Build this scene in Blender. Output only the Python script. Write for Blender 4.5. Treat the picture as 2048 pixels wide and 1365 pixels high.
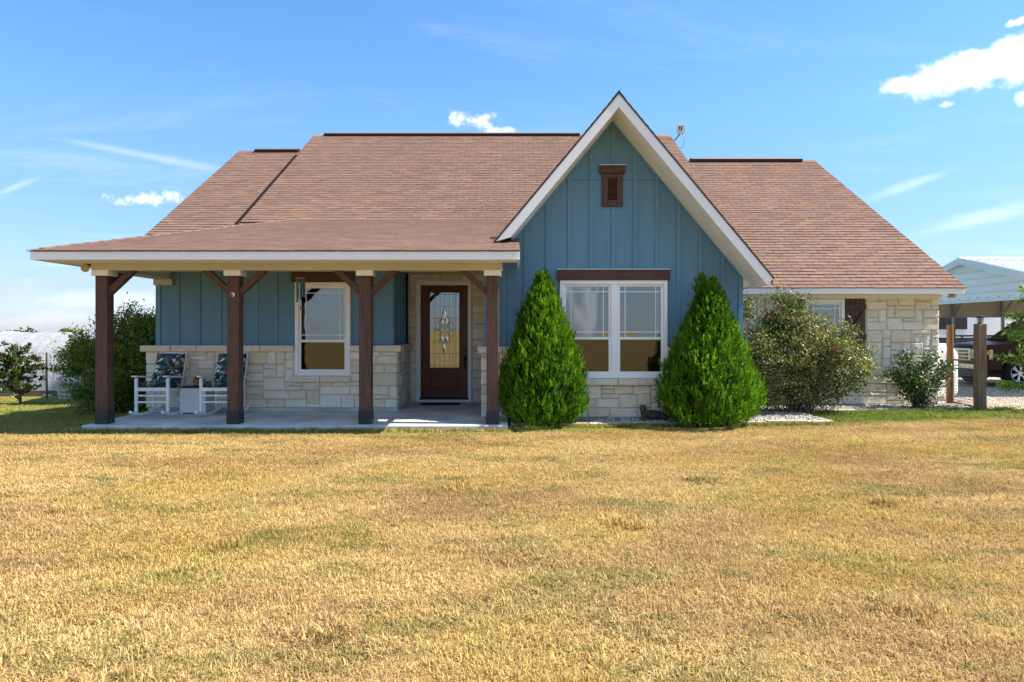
import bpy, bmesh, math, random
import numpy as np
from mathutils import Vector, Matrix

for _o in list(bpy.data.objects):
    bpy.data.objects.remove(_o)
SC = bpy.context.scene
COL = SC.collection
RAD = math.radians

# ------------------------------------------------------------------ camera
cam_d = bpy.data.cameras.new('camera')
cam_d.lens = 24.0
cam_d.sensor_width = 36.0
cam_d.sensor_fit = 'HORIZONTAL'
cam_d.shift_y = -0.011
cam_d.clip_start = 0.05
cam_d.clip_end = 9000
cam = bpy.data.objects.new('camera', cam_d)
cam.location = (0, 0, 1.40)
cam.rotation_euler = (RAD(90), 0, 0)
COL.objects.link(cam)
SC.camera = cam

# ------------------------------------------------------------------ light
SUN_EL = RAD(51.0)
sun_d = bpy.data.lights.new('sun', 'SUN')
sun_d.energy = 4.2
sun_d.angle = RAD(0.55)
sun_d.color = (1.0, 0.93, 0.82)
sun = bpy.data.objects.new('sun', sun_d)
# light travels towards -X, a touch towards +Y (away from the camera)
_dir = Vector((-math.cos(SUN_EL), 0.045, -math.sin(SUN_EL))).normalized()
sun.rotation_euler = _dir.to_track_quat('-Z', 'Y').to_euler()
sun.location = (30, -4, 40)
COL.objects.link(sun)

SC.view_settings.view_transform = 'Standard'
SC.view_settings.look = 'None'
SC.view_settings.exposure = 1.33
SC.view_settings.gamma = 1.0
SC.view_settings.use_curve_mapping = False
SC.render.engine = 'CYCLES'
SC.cycles.max_bounces = 6
SC.cycles.diffuse_bounces = 4
SC.cycles.transparent_max_bounces = 12
SC.cycles.use_denoising = True

# ------------------------------------------------------------------ sky
W = bpy.data.worlds.new('World')
SC.world = W
W.use_nodes = True
NT = W.node_tree
for n in list(NT.nodes):
    NT.nodes.remove(n)

def wn(t, **kw):
    n = NT.nodes.new(t)
    for k, v in kw.items():
        setattr(n, k, v)
    return n

def wm(op, a, b=None, c=None, clamp=False):
    n = wn('ShaderNodeMath', operation=op, use_clamp=clamp)
    for i, v in enumerate((a, b, c)):
        if v is None:
            continue
        if isinstance(v, (int, float)):
            n.inputs[i].default_value = v
        else:
            NT.links.new(v, n.inputs[i])
    return n.outputs[0]

sky = wn('ShaderNodeTexSky', sky_type='NISHITA')
sky.sun_disc = False
sky.sun_elevation = SUN_EL
sky.sun_rotation = RAD(92)
sky.altitude = 100
sky.air_density = 1.0
sky.dust_density = 0.15
sky.ozone_density = 1.5
tc = wn('ShaderNodeTexCoord')
sep = wn('ShaderNodeSeparateXYZ')
NT.links.new(tc.outputs['Generated'], sep.inputs[0])
dx, dy, dz = sep.outputs
ysafe = wm('MAXIMUM', dy, 0.05)
U = wm('DIVIDE', dx, ysafe)
V = wm('DIVIDE', dz, ysafe)
front = wm('GREATER_THAN', dy, 0.06)
cuv = wn('ShaderNodeCombineXYZ')
NT.links.new(U, cuv.inputs[0]); NT.links.new(V, cuv.inputs[1])

def wnoise(vec, scale, detail, rough, sx=1.0, sy=1.0, rot=0.0, dist=0.0):
    mp = wn('ShaderNodeMapping')
    mp.inputs['Rotation'].default_value = (0, 0, rot)
    mp.inputs['Scale'].default_value = (sx, sy, 1)
    NT.links.new(vec, mp.inputs[0])
    nz = wn('ShaderNodeTexNoise')
    nz.inputs['Scale'].default_value = scale
    nz.inputs['Detail'].default_value = detail
    nz.inputs['Roughness'].default_value = rough
    nz.inputs['Distortion'].default_value = dist
    NT.links.new(mp.outputs[0], nz.inputs[0])
    return nz.outputs[0]

def wsmooth(x, a, b):
    mr = wn('ShaderNodeMapRange', interpolation_type='SMOOTHSTEP')
    mr.inputs[1].default_value = a
    mr.inputs[2].default_value = b
    NT.links.new(x, mr.inputs[0])
    return mr.outputs[0]

nz_puff = wnoise(cuv.outputs[0], 16, 8, 0.6, 1, 1.3)
nz_fine = wnoise(cuv.outputs[0], 42, 6, 0.62)
nz_cir = wnoise(cuv.outputs[0], 7, 8, 0.68, 0.45, 2.2, RAD(-8), 0.8)

def blob(px, py, rx, ry, ang, noise, k, lo, hi, gain):
    """a cloud at a fixed direction of the sky; angular radii given as tangents"""
    mp = wn('ShaderNodeMapping', vector_type='TEXTURE')
    mp.inputs['Location'].default_value = ((px - 1024) / 1365, (660 - py) / 1365, 0)
    mp.inputs['Rotation'].default_value = (0, 0, RAD(ang))
    mp.inputs['Scale'].default_value = (rx / 1365, ry / 1365, 1)
    NT.links.new(cuv.outputs[0], mp.inputs[0])
    ln = wn('ShaderNodeVectorMath', operation='LENGTH')
    NT.links.new(mp.outputs[0], ln.inputs[0])
    base = wm('SUBTRACT', 1.0, ln.outputs['Value'])
    nn = wm('MULTIPLY', wm('SUBTRACT', noise, 0.5), k)
    m = wsmooth(wm('ADD', base, nn), lo, hi)
    return wm('MULTIPLY', wm('MULTIPLY', m, gain), front)

masks = [
    blob(1965, 136, 190, 48, 14, nz_puff, 1.7, 0.05, 0.50, 1.0),
    blob(2065, 118, 130, 62, 8, nz_puff, 1.3, 0.0, 0.45, 1.0),
    blob(1800, 172, 75, 20, 14, nz_puff, 3.0, 0.1, 0.9, 0.85),
    blob(2035, 46, 38, 12, 18, nz_fine, 2.4, 0.1, 0.8, 0.8),
    blob(1888, 210, 26, 9, 12, nz_fine, 2.4, 0.1, 0.9, 0.6),
    blob(2050, 190, 40, 22, 30, nz_fine, 2.4, 0.1, 0.9, 0.7),
    blob(948, 243, 62, 22, -4, nz_fine, 3.0, 0.1, 0.95, 0.75),
    blob(1000, 262, 50, 11, 0, nz_fine, 2.6, 0.1, 0.9, 0.5),
    blob(300, 396, 105, 17, 2, nz_fine, 3.2, 0.1, 1.0, 0.75),
    blob(280, 310, 260, 14, -11, nz_cir, 1.8, 0.0, 1.2, 0.26),
    blob(1840, 362, 170, 15, 20, nz_cir, 2.4, 0.0, 1.3, 0.26),
    blob(1960, 438, 190, 24, 13, nz_cir, 2.6, 0.0, 1.3, 0.34),
    blob(30, 375, 70, 9, 22, nz_cir, 1.8, 0.0, 1.2, 0.22),
    blob(100, 640, 260, 30, 4, nz_puff, 2.4, 0.1, 1.0, 0.28),
    blob(240, 600, 200, 26, 0, nz_cir, 2.2, 0.1, 1.0, 0.25),
]
cl = masks[0]
for m in masks[1:]:
    cl = wm('MAXIMUM', cl, m)
# thin cirrus over the whole sky
zs = wm('MAXIMUM', dz, 0.06)
cpl = wn('ShaderNodeCombineXYZ')
NT.links.new(wm('DIVIDE', dx, zs), cpl.inputs[0])
NT.links.new(wm('DIVIDE', dy, zs), cpl.inputs[1])
cir = wsmooth(wnoise(cpl.outputs[0], 0.55, 9, 0.66, 0.6, 1.6, RAD(14), 0.6), 0.50, 0.80)
cir = wm('MULTIPLY', cir, 0.17)
cl = wm('MAXIMUM', cl, cir)
# unseen broken cumulus behind the camera, coverage raised to add fill light
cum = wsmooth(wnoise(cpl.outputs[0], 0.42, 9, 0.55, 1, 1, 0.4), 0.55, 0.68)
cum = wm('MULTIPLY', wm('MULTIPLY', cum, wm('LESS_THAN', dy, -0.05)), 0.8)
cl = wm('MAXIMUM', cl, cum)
cl = wm('MULTIPLY', cl, wsmooth(dz, -0.01, 0.03), clamp=True)
hs = wn('ShaderNodeHueSaturation')
hs.inputs['Hue'].default_value = 0.487
hs.inputs['Saturation'].default_value = 1.06
hs.inputs['Value'].default_value = 1.0
NT.links.new(sky.outputs[0], hs.inputs['Color'])
# grades the clear-air model down; unseen upper sky kept brighter for fill light
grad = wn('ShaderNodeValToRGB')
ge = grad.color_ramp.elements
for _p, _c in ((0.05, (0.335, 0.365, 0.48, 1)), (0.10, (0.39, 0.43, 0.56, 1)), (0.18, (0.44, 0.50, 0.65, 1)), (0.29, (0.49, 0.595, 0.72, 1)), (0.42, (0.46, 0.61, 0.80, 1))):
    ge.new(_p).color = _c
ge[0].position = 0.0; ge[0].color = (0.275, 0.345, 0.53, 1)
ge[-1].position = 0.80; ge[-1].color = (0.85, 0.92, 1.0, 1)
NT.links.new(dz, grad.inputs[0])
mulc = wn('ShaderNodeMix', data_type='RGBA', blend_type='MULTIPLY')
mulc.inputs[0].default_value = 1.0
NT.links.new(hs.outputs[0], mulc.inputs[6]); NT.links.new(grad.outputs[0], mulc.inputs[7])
mixc = wn('ShaderNodeMix', data_type='RGBA')
NT.links.new(cl, mixc.inputs[0])
NT.links.new(mulc.outputs[2], mixc.inputs[6])
mixc.inputs[7].default_value = (4.8, 4.85, 5.0, 1)
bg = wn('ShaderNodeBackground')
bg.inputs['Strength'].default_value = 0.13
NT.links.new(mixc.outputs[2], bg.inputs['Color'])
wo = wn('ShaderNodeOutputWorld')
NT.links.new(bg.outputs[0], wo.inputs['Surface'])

# ------------------------------------------------------------------ helpers
def link(o):
    COL.objects.link(o)
    return o

def thing(name, label, cat, loc=(0, 0, 0), rz=0.0, group=None):
    o = bpy.data.objects.new(name, None)
    o.empty_display_size = 0.2
    o.location = loc
    o.rotation_euler = (0, 0, rz)
    return tag(link(o), label, cat, group)

def tag(o, label=None, cat=None, group=None, kind=None):
    if label: o['label'] = label
    if cat: o['category'] = cat
    if group: o['group'] = group
    if kind: o['kind'] = kind
    return o

def copy_tree(o, parent=None):
    c = o.copy()
    COL.objects.link(c)
    c.parent = parent
    for ch in list(o.children):
        copy_tree(ch, c)
    return c

def mesh_obj(name, verts, faces, m=None, parent=None, smooth=False, tint=None):
    me = bpy.data.meshes.new(name)
    me.from_pydata([tuple(v) for v in verts], [], faces)
    if m is not None:
        me.materials.append(m)
    if smooth:
        me.polygons.foreach_set('use_smooth', [True] * len(me.polygons))
    if tint is not None:
        a = me.attributes.new('tint', 'FLOAT', 'POINT')
        a.data.foreach_set('value', np.asarray(tint, dtype=np.float32))
    me.update()
    o = bpy.data.objects.new(name, me)
    link(o)
    if parent is not None:
        o.parent = parent
    return o

def np_mesh(name, V, F, m=None, parent=None, smooth=False, tint=None):
    """V (n,3) float, F (k,3|4) int: fast build"""
    V = np.asarray(V, dtype=np.float32); F = np.asarray(F, dtype=np.int32)
    k, w = F.shape
    me = bpy.data.meshes.new(name)
    me.vertices.add(len(V)); me.vertices.foreach_set('co', V.ravel())
    me.loops.add(k * w); me.loops.foreach_set('vertex_index', F.ravel())
    me.polygons.add(k)
    me.polygons.foreach_set('loop_start', np.arange(0, k * w, w, dtype=np.int32))
    me.polygons.foreach_set('loop_total', np.full(k, w, dtype=np.int32))
    if smooth:
        me.polygons.foreach_set('use_smooth', np.ones(k, dtype=bool))
    me.update(calc_edges=True)
    me.validate()
    if tint is not None:
        a = me.attributes.new('tint', 'FLOAT', 'POINT')
        a.data.foreach_set('value', np.asarray(tint, dtype=np.float32))
    if m is not None:
        me.materials.append(m)
    o = bpy.data.objects.new(name, me)
    link(o)
    if parent is not None:
        o.parent = parent
    return o

class MB:
    """collects shapes for ONE mesh object"""
    def __init__(s):
        s.v, s.f = [], []
    def add(s, vs, fs):
        b = len(s.v)
        s.v += [tuple(v) for v in vs]
        s.f += [tuple(i + b for i in f) for f in fs]
        return s
    def box(s, x0, x1, y0, y1, z0, z1):
        return s.add([(x0, y0, z0), (x1, y0, z0), (x1, y1, z0), (x0, y1, z0), (x0, y0, z1), (x1, y0, z1), (x1, y1, z1), (x0, y1, z1)],
                     [(0, 3, 2, 1), (4, 5, 6, 7), (0, 1, 5, 4), (1, 2, 6, 5), (2, 3, 7, 6), (3, 0, 4, 7)])
    def prism(s, poly, axis, a, b):
        """poly: 2-D points, extruded from a to b along axis ('x': poly=(y,z), 'y': poly=(x,z), 'z': poly=(x,y))"""
        n = len(poly)
        def p(q, t):
            return {'x': (t, q[0], q[1]), 'y': (q[0], t, q[1]), 'z': (q[0], q[1], t)}[axis]
        vs = [p(q, a) for q in poly] + [p(q, b) for q in poly]
        fs = [tuple(range(n))[::-1], tuple(range(n, 2 * n))]
        fs += [(i, (i + 1) % n, n + (i + 1) % n, n + i) for i in range(n)]
        return s.add(vs, fs)
    def beam(s, p0, p1, w, h, up=(0, 0, 1)):
        p0, p1 = Vector(p0), Vector(p1)
        d = (p1 - p0).normalized()
        up = Vector(up)
        if abs(d.dot(up)) > 0.98:
            up = Vector((0, 1, 0))
        r = d.cross(up).normalized()
        u = r.cross(d)
        vs = []
        for p in (p0, p1):
            for a, b in ((-1, -1), (1, -1), (1, 1), (-1, 1)):
                vs.append(p + r * (a * w / 2) + u * (b * h / 2))
        return s.add(vs, [(0, 1, 2, 3), (7, 6, 5, 4), (0, 4, 5, 1), (1, 5, 6, 2), (2, 6, 7, 3), (3, 7, 4, 0)])
    def tube(s, pts, rad, n=6, cap=True):
        pts = [Vector(p) for p in pts]
        if not isinstance(rad, (list, tuple)):
            rad = [rad] * len(pts)
        rings = []
        ref = None
        for i, p in enumerate(pts):
            d = (pts[min(i + 1, len(pts) - 1)] - pts[max(i - 1, 0)]).normalized()
            if ref is None:
                ref = Vector((0, 0, 1)) if abs(d.z) < 0.9 else Vector((1, 0, 0))
            r = d.cross(ref)
            if r.length < 1e-4:
                r = d.cross(Vector((1, 0.3, 0)))
            r.normalize()
            u = r.cross(d)
            ref = u
            rings.append([p + (r * math.cos(2 * math.pi * k / n) + u * math.sin(2 * math.pi * k / n)) * rad[i] for k in range(n)])
        vs = [v for rg in rings for v in rg]
        fs = []
        for i in range(len(pts) - 1):
            for k in range(n):
                a, b = i * n + k, i * n + (k + 1) % n
                fs.append((a, b, b + n, a + n))
        if cap:
            fs.append(tuple(range(n))[::-1])
            fs.append(tuple(range((len(pts) - 1) * n, len(pts) * n)))
        return s.add(vs, fs)
    def lathe(s, prof, c=(0, 0, 0), n=16, sx=1.0, sy=1.0):
        vs, fs = [], []
        for r, z in prof:
            for k in range(n):
                a = 2 * math.pi * k / n
                vs.append((c[0] + r * math.cos(a) * sx, c[1] + r * math.sin(a) * sy, c[2] + z))
        for i in range(len(prof) - 1):
            for k in range(n):
                a, b = i * n + k, i * n + (k + 1) % n
                fs.append((a, b, b + n, a + n))
        fs.append(tuple(range(n))[::-1])
        fs.append(tuple(range((len(prof) - 1) * n, len(prof) * n)))
        return s.add(vs, fs)
    def ell(s, c, r, nu=12, nv=8):
        prof = [(math.cos(t), math.sin(t)) for t in np.linspace(-math.pi / 2 + 0.08, math.pi / 2 - 0.08, nv)]
        vs, fs = [], []
        for pr, pz in prof:
            for k in range(nu):
                a = 2 * math.pi * k / nu
                vs.append((c[0] + r[0] * pr * math.cos(a), c[1] + r[1] * pr * math.sin(a), c[2] + r[2] * pz))
        for i in range(nv - 1):
            for k in range(nu):
                a, b = i * nu + k, i * nu + (k + 1) % nu
                fs.append((a, b, b + nu, a + nu))
        fs.append(tuple(range(nu))[::-1])
        fs.append(tuple(range((nv - 1) * nu, nv * nu)))
        return s.add(vs, fs)
    def build(s, name, m, parent=None, smooth=False, bevel=0.0, seg=2):
        o = mesh_obj(name, s.v, s.f, m, parent, smooth)
        if bevel > 0:
            b = o.modifiers.new('bevel', 'BEVEL')
            b.width = bevel; b.segments = seg; b.limit_method = 'ANGLE'
            b.angle_limit = RAD(35)
        return o

def wall_xz(mb, y0, y1, x0, x1, z0, z1, openings=(), axis='y'):
    """wall slab in the plane across `axis` with rectangular openings (a0,a1,z0,z1); faces only on its skin"""
    xs = sorted({x0, x1, *[c for o in openings for c in o[:2] if x0 < c < x1]})
    zs = sorted({z0, z1, *[c for o in openings for c in o[2:] if z0 < c < z1]})
    def solid(i, j):
        if i < 0 or j < 0 or i >= len(xs) - 1 or j >= len(zs) - 1:
            return False
        cx, cz = (xs[i] + xs[i + 1]) / 2, (zs[j] + zs[j + 1]) / 2
        return not any(o[0] < cx < o[1] and o[2] < cz < o[3] for o in openings)
    def P(a, t, z):
        return (a, t, z) if axis == 'y' else (t, a, z)
    for i in range(len(xs) - 1):
        for j in range(len(zs) - 1):
            if not solid(i, j):
                continue
            a, b, c, d = xs[i], xs[i + 1], zs[j], zs[j + 1]
            mb.add([P(a, y0, c), P(b, y0, c), P(b, y0, d), P(a, y0, d)], [(0, 1, 2, 3)])
            mb.add([P(a, y1, c), P(b, y1, c), P(b, y1, d), P(a, y1, d)], [(3, 2, 1, 0)])
            if not solid(i - 1, j): mb.add([P(a, y0, c), P(a, y1, c), P(a, y1, d), P(a, y0, d)], [(3, 2, 1, 0)])
            if not solid(i + 1, j): mb.add([P(b, y0, c), P(b, y1, c), P(b, y1, d), P(b, y0, d)], [(0, 1, 2, 3)])
            if not solid(i, j - 1): mb.add([P(a, y0, c), P(b, y0, c), P(b, y1, c), P(a, y1, c)], [(3, 2, 1, 0)])
            if not solid(i, j + 1): mb.add([P(a, y0, d), P(b, y0, d), P(b, y1, d), P(a, y1, d)], [(0, 1, 2, 3)])
    return mb

# ------------------------------------------------------------------ materials
class NB:
    def __init__(s, name):
        s.m = bpy.data.materials.new(name)
        s.m.use_nodes = True
        s.t = s.m.node_tree
        s.p = s.t.nodes['Principled BSDF']
        s.out = s.t.nodes['Material Output']
    def n(s, t, **kw):
        x = s.t.nodes.new(t)
        for k, v in kw.items():
            setattr(x, k, v)
        return x
    def l(s, a, b):
        s.t.links.new(a, b)
    def coord(s, kind='Object', scale=(1, 1, 1), rot=(0, 0, 0)):
        if kind == 'Position':
            src = s.n('ShaderNodeNewGeometry').outputs['Position']
        else:
            src = s.n('ShaderNodeTexCoord').outputs[kind]
        mp = s.n('ShaderNodeMapping')
        mp.inputs['Scale'].default_value = scale
        mp.inputs['Rotation'].default_value = rot
        s.l(src, mp.inputs[0])
        return mp.outputs[0]
    def noise(s, vec, scale, detail=4, rough=0.55, dist=0.0):
        x = s.n('ShaderNodeTexNoise')
        x.inputs['Scale'].default_value = scale
        x.inputs['Detail'].default_value = detail
        x.inputs['Roughness'].default_value = rough
        x.inputs['Distortion'].default_value = dist
        s.l(vec, x.inputs['Vector'])
        return x.outputs[0]
    def ramp(s, fac, stops, interp='LINEAR'):
        r = s.n('ShaderNodeValToRGB')
        r.color_ramp.interpolation = interp
        e = r.color_ramp.elements
        while len(e) < len(stops):
            e.new(0.5)
        for i, (p, c) in enumerate(stops):
            e[i].position = p
            e[i].color = (*c, 1) if len(c) == 3 else c
        s.l(fac, r.inputs[0])
        return r.outputs[0]
    def mix(s, fac, a, b, blend='MIX'):
        x = s.n('ShaderNodeMix', data_type='RGBA', blend_type=blend)
        for v, i in ((fac, 0), (a, 6), (b, 7)):
            if isinstance(v, (int, float)):
                x.inputs[i].default_value = v
            elif isinstance(v, tuple):
                x.inputs[i].default_value = (*v, 1)
            else:
                s.l(v, x.inputs[i])
        return x.outputs[2]
    def math(s, op, a, b=None, clamp=False):
        x = s.n('ShaderNodeMath', operation=op, use_clamp=clamp)
        for i, v in enumerate((a, b)):
            if v is None: continue
            if isinstance(v, (int, float)): x.inputs[i].default_value = v
            else: s.l(v, x.inputs[i])
        return x.outputs[0]
    def smooth(s, x, a, b, lo=0.0, hi=1.0):
        r = s.n('ShaderNodeMapRange', interpolation_type='SMOOTHSTEP')
        r.inputs[1].default_value = a; r.inputs[2].default_value = b
        r.inputs[3].default_value = lo; r.inputs[4].default_value = hi
        s.l(x, r.inputs[0])
        return r.outputs[0]
    def bump(s, h, strength=0.3, dist=0.01):
        b = s.n('ShaderNodeBump')
        b.inputs['Strength'].default_value = strength
        b.inputs['Distance'].default_value = dist
        s.l(h, b.inputs['Height'])
        s.l(b.outputs[0], s.p.inputs['Normal'])
    def set(s, col=None, rough=None, spec=None, metal=None):
        for k, v in (('Base Color', col), ('Roughness', rough), ('Specular IOR Level', spec), ('Metallic', metal)):
            if v is None: continue
            if isinstance(v, tuple): s.p.inputs[k].default_value = (*v, 1)
            elif isinstance(v, (int, float)): s.p.inputs[k].default_value = v
            else: s.l(v, s.p.inputs[k])
        return s.m

def paint(name, c1, c2, scale=3.0, stretch=(1, 1, 1), rough=0.6, spec=0.3, bump=0.0, bscale=60, bdist=0.003, metal=0.0, rnd=0.0, kind='Object', fine=0.0):
    b = NB(name)
    v = b.coord(kind, stretch)
    f = b.noise(v, scale, 5, 0.6)
    col = b.mix(b.smooth(f, 0.3, 0.7), c1, c2)
    if fine:
        f2 = b.noise(v, bscale, 3, 0.6)
        g = b.ramp(f2, [(0.3, (1 - fine,) * 3), (0.7, (1 + fine,) * 3)])
        col = b.mix(1.0, col, g, 'MULTIPLY')
    if rnd:
        oi = b.n('ShaderNodeObjectInfo')
        g = b.math('ADD', 1 - rnd, b.math('MULTIPLY', oi.outputs['Random'], 2 * rnd))
        cm = b.n('ShaderNodeCombineColor')
        for i in range(3): b.l(g, cm.inputs[i])
        col = b.mix(1.0, col, cm.outputs[0], 'MULTIPLY')
    if bump:
        b.bump(b.noise(v, bscale, 4, 0.6), bump, bdist)
    return b.set(col, rough, spec, metal)

M = {}
M['siding'] = paint('blue_siding_paint', (0.100, 0.220, 0.312), (0.126, 0.254, 0.350), 2.2, (2.2, 2.2, 0.30), 0.55, 0.3, 0.15, 90, 0.002, fine=0.05)
M['trim'] = paint('cream_trim_paint', (0.775, 0.775, 0.76), (0.82, 0.82, 0.80), 1.5, (0.4, 1, 1), 0.5, 0.3, 0.08, 70, 0.002)
M['beam'] = paint('beige_beam_paint', (0.43, 0.42, 0.36), (0.49, 0.48, 0.415), 1.5, (0.4, 1, 1), 0.5, 0.3, 0.08, 70, 0.002)
M['white'] = paint('white_vinyl', (0.82, 0.82, 0.80), (0.86, 0.86, 0.84), 3, rough=0.35, spec=0.4)
M['white_chair'] = paint('white_chair_paint', (0.74, 0.75, 0.76), (0.82, 0.82, 0.81), 6, rough=0.45, spec=0.35)
M['brown'] = paint('brown_stained_wood', (0.066, 0.036, 0.026), (0.120, 0.066, 0.047), 7, (6, 6, 0.5), 0.6, 0.25, 0.35, 30, 0.004)
M['brown_h'] = paint('brown_stained_board', (0.062, 0.033, 0.024), (0.108, 0.058, 0.041), 7, (0.5, 6, 6), 0.6, 0.25, 0.35, 30, 0.004)
M['black'] = paint('black_steel', (0.02, 0.021, 0.023), (0.03, 0.03, 0.032), 8, rough=0.5, spec=0.4)
M['bolt'] = paint('black_bolt_steel', (0.016, 0.016, 0.018), (0.03, 0.03, 0.03), 8, rough=0.4, spec=0.5)
M['mortar'] = paint('pale_mortar', (0.60, 0.55, 0.46), (0.68, 0.63, 0.54), 9, rough=0.95, spec=0.1, bump=0.4, bscale=90, bdist=0.004)
M['concrete'] = paint('porch_concrete', (0.37, 0.375, 0.365), (0.57, 0.58, 0.57), 1.7, rough=0.9, spec=0.15, bump=0.5, bscale=110, bdist=0.004, fine=0.12)
M['ceiling'] = paint('porch_ceiling_paint', (0.62, 0.60, 0.54), (0.67, 0.65, 0.59), 1.0, rough=0.6)
M['interior'] = paint('interior_plaster', (0.42, 0.37, 0.30), (0.46, 0.41, 0.34), 1.0, rough=0.9)
M['deck'] = paint('roof_deck', (0.10, 0.06, 0.045), (0.14, 0.08, 0.06), 6, rough=0.95, spec=0.1)

def stone_mat(name, cols, rough=0.9):
    b = NB(name)
    oi = b.n('ShaderNodeObjectInfo')
    base = b.ramp(oi.outputs['Random'], cols)
    v = b.coord('Position')
    n1 = b.noise(v, 5, 5, 0.6)
    n2 = b.noise(v, 38, 5, 0.65)
    col = b.mix(b.smooth(n1, 0.35, 0.75), base, (0.50, 0.40, 0.26))
    x = b.mix(0.72, col, base)
    g = b.ramp(n2, [(0.25, (0.80, 0.79, 0.77)), (0.75, (1.12, 1.12, 1.12))])
    col = b.mix(1.0, x, g, 'MULTIPLY')
    h = b.math('ADD', b.noise(v, 22, 6, 0.7), b.math('MULTIPLY', n2, 0.5))
    b.bump(h, 0.7, 0.014)
    return b.set(col, rough, 0.15)
M['stone'] = stone_mat('limestone', [(0.0, (0.72, 0.62, 0.46)), (0.3, (0.81, 0.73, 0.58)), (0.6, (0.85, 0.79, 0.66)), (0.85, (0.75, 0.63, 0.44)), (1.0, (0.86, 0.81, 0.71))])
M['ledge'] = stone_mat('limestone_cap', [(0.0, (0.72, 0.62, 0.47)), (0.5, (0.76, 0.67, 0.52)), (1.0, (0.78, 0.71, 0.58))])
M['edging'] = stone_mat('edging_limestone', [(0.0, (0.40, 0.33, 0.24)), (0.5, (0.50, 0.43, 0.32)), (1.0, (0.56, 0.50, 0.40))])

def shingle_mat(name, attr):
    b = NB(name)
    if attr:
        a = b.n('ShaderNodeAttribute', attribute_name='tint')
        t = a.outputs['Fac']
    else:
        t = b.n('ShaderNodeObjectInfo').outputs['Random']
    base = b.ramp(t, [(0.0, (0.180, 0.113, 0.088)), (0.25, (0.208, 0.126, 0.090)), (0.45, (0.232, 0.137, 0.092)),
                      (0.62, (0.200, 0.130, 0.102)), (0.80, (0.250, 0.152, 0.102)), (1.0, (0.188, 0.126, 0.106))])
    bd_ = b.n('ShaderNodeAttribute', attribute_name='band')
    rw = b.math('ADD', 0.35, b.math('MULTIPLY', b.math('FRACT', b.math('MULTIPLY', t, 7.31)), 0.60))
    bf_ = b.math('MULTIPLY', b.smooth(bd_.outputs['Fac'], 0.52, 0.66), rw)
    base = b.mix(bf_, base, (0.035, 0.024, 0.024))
    v = b.coord('Position')
    n1 = b.noise(b.coord('Position', (1.0, 3, 3)), 6, 3, 0.5)
    n2 = b.noise(v, 130, 2, 0.6)
    n3 = b.noise(v, 0.35, 3, 0.5)
    col = b.mix(1.0, base, b.ramp(n1, [(0.3, (0.84, 0.84, 0.86)), (0.7, (1.14, 1.12, 1.10))]), 'MULTIPLY')
    col = b.mix(1.0, col, b.ramp(n2, [(0.25, (0.72, 0.72, 0.75)), (0.75, (1.25, 1.23, 1.2))]), 'MULTIPLY')
    col = b.mix(1.0, col, b.ramp(n3, [(0.3, (0.93, 0.93, 0.94)), (0.7, (1.06, 1.05, 1.04))]), 'MULTIPLY')
    b.bump(n2, 0.35, 0.003)
    return b.set(col, 0.93, 0.12)
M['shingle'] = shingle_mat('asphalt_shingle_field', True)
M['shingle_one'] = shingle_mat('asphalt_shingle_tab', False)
M['flashing'] = paint('dark_brown_flashing', (0.012, 0.008, 0.007), (0.02, 0.013, 0.011), 20, rough=0.9, spec=0.1)
M['ridge'] = paint('dark_ridge_vent', (0.035, 0.026, 0.024), (0.06, 0.04, 0.035), 20, rough=0.95, spec=0.1)

def glass_mat(name, refl, tint, wav=0.02, wscale=2.0, rough=0.0):
    b = NB(name)
    b.t.nodes.remove(b.p)
    v = b.coord('Object', (1, 1, 0.6))
    nz = b.noise(v, wscale, 2, 0.4)
    bp = b.n('ShaderNodeBump')
    bp.inputs['Strength'].default_value = 1.0
    bp.inputs['Distance'].default_value = wav
    b.l(nz, bp.inputs['Height'])
    gl = b.n('ShaderNodeBsdfGlossy')
    gl.inputs['Color'].default_value = (0.93, 0.97, 1.0, 1)
    gl.inputs['Roughness'].default_value = rough
    b.l(bp.outputs[0], gl.inputs['Normal'])
    tr = b.n('ShaderNodeBsdfTransparent')
    tr.inputs['Color'].default_value = (*tint, 1)
    lw = b.n('ShaderNodeLayerWeight')
    lw.inputs['Blend'].default_value = 0.25
    f = b.math('ADD', refl, b.math('MULTIPLY', lw.outputs['Fresnel'], 0.45), clamp=True)
    mx = b.n('ShaderNodeMixShader')
    b.l(f, mx.inputs[0]); b.l(tr.outputs[0], mx.inputs[1]); b.l(gl.outputs[0], mx.inputs[2])
    b.l(mx.outputs[0], b.out.inputs['Surface'])
    return b.m
M['glass'] = glass_mat('window_glass', 0.15, (0.62, 0.68, 0.70), 0.022, 1.3)
M['glass_screen'] = glass_mat('screened_lower_glass', 0.06, (0.40, 0.40, 0.38), 0.004, 5.0, 0.03)
M['glass_door'] = glass_mat('bevelled_door_glass', 0.20, (0.5, 0.5, 0.48), 0.0006, 9.0)
M['glass_car'] = glass_mat('car_glass', 0.18, (0.30, 0.34, 0.34), 0.0, 1.0)

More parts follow.
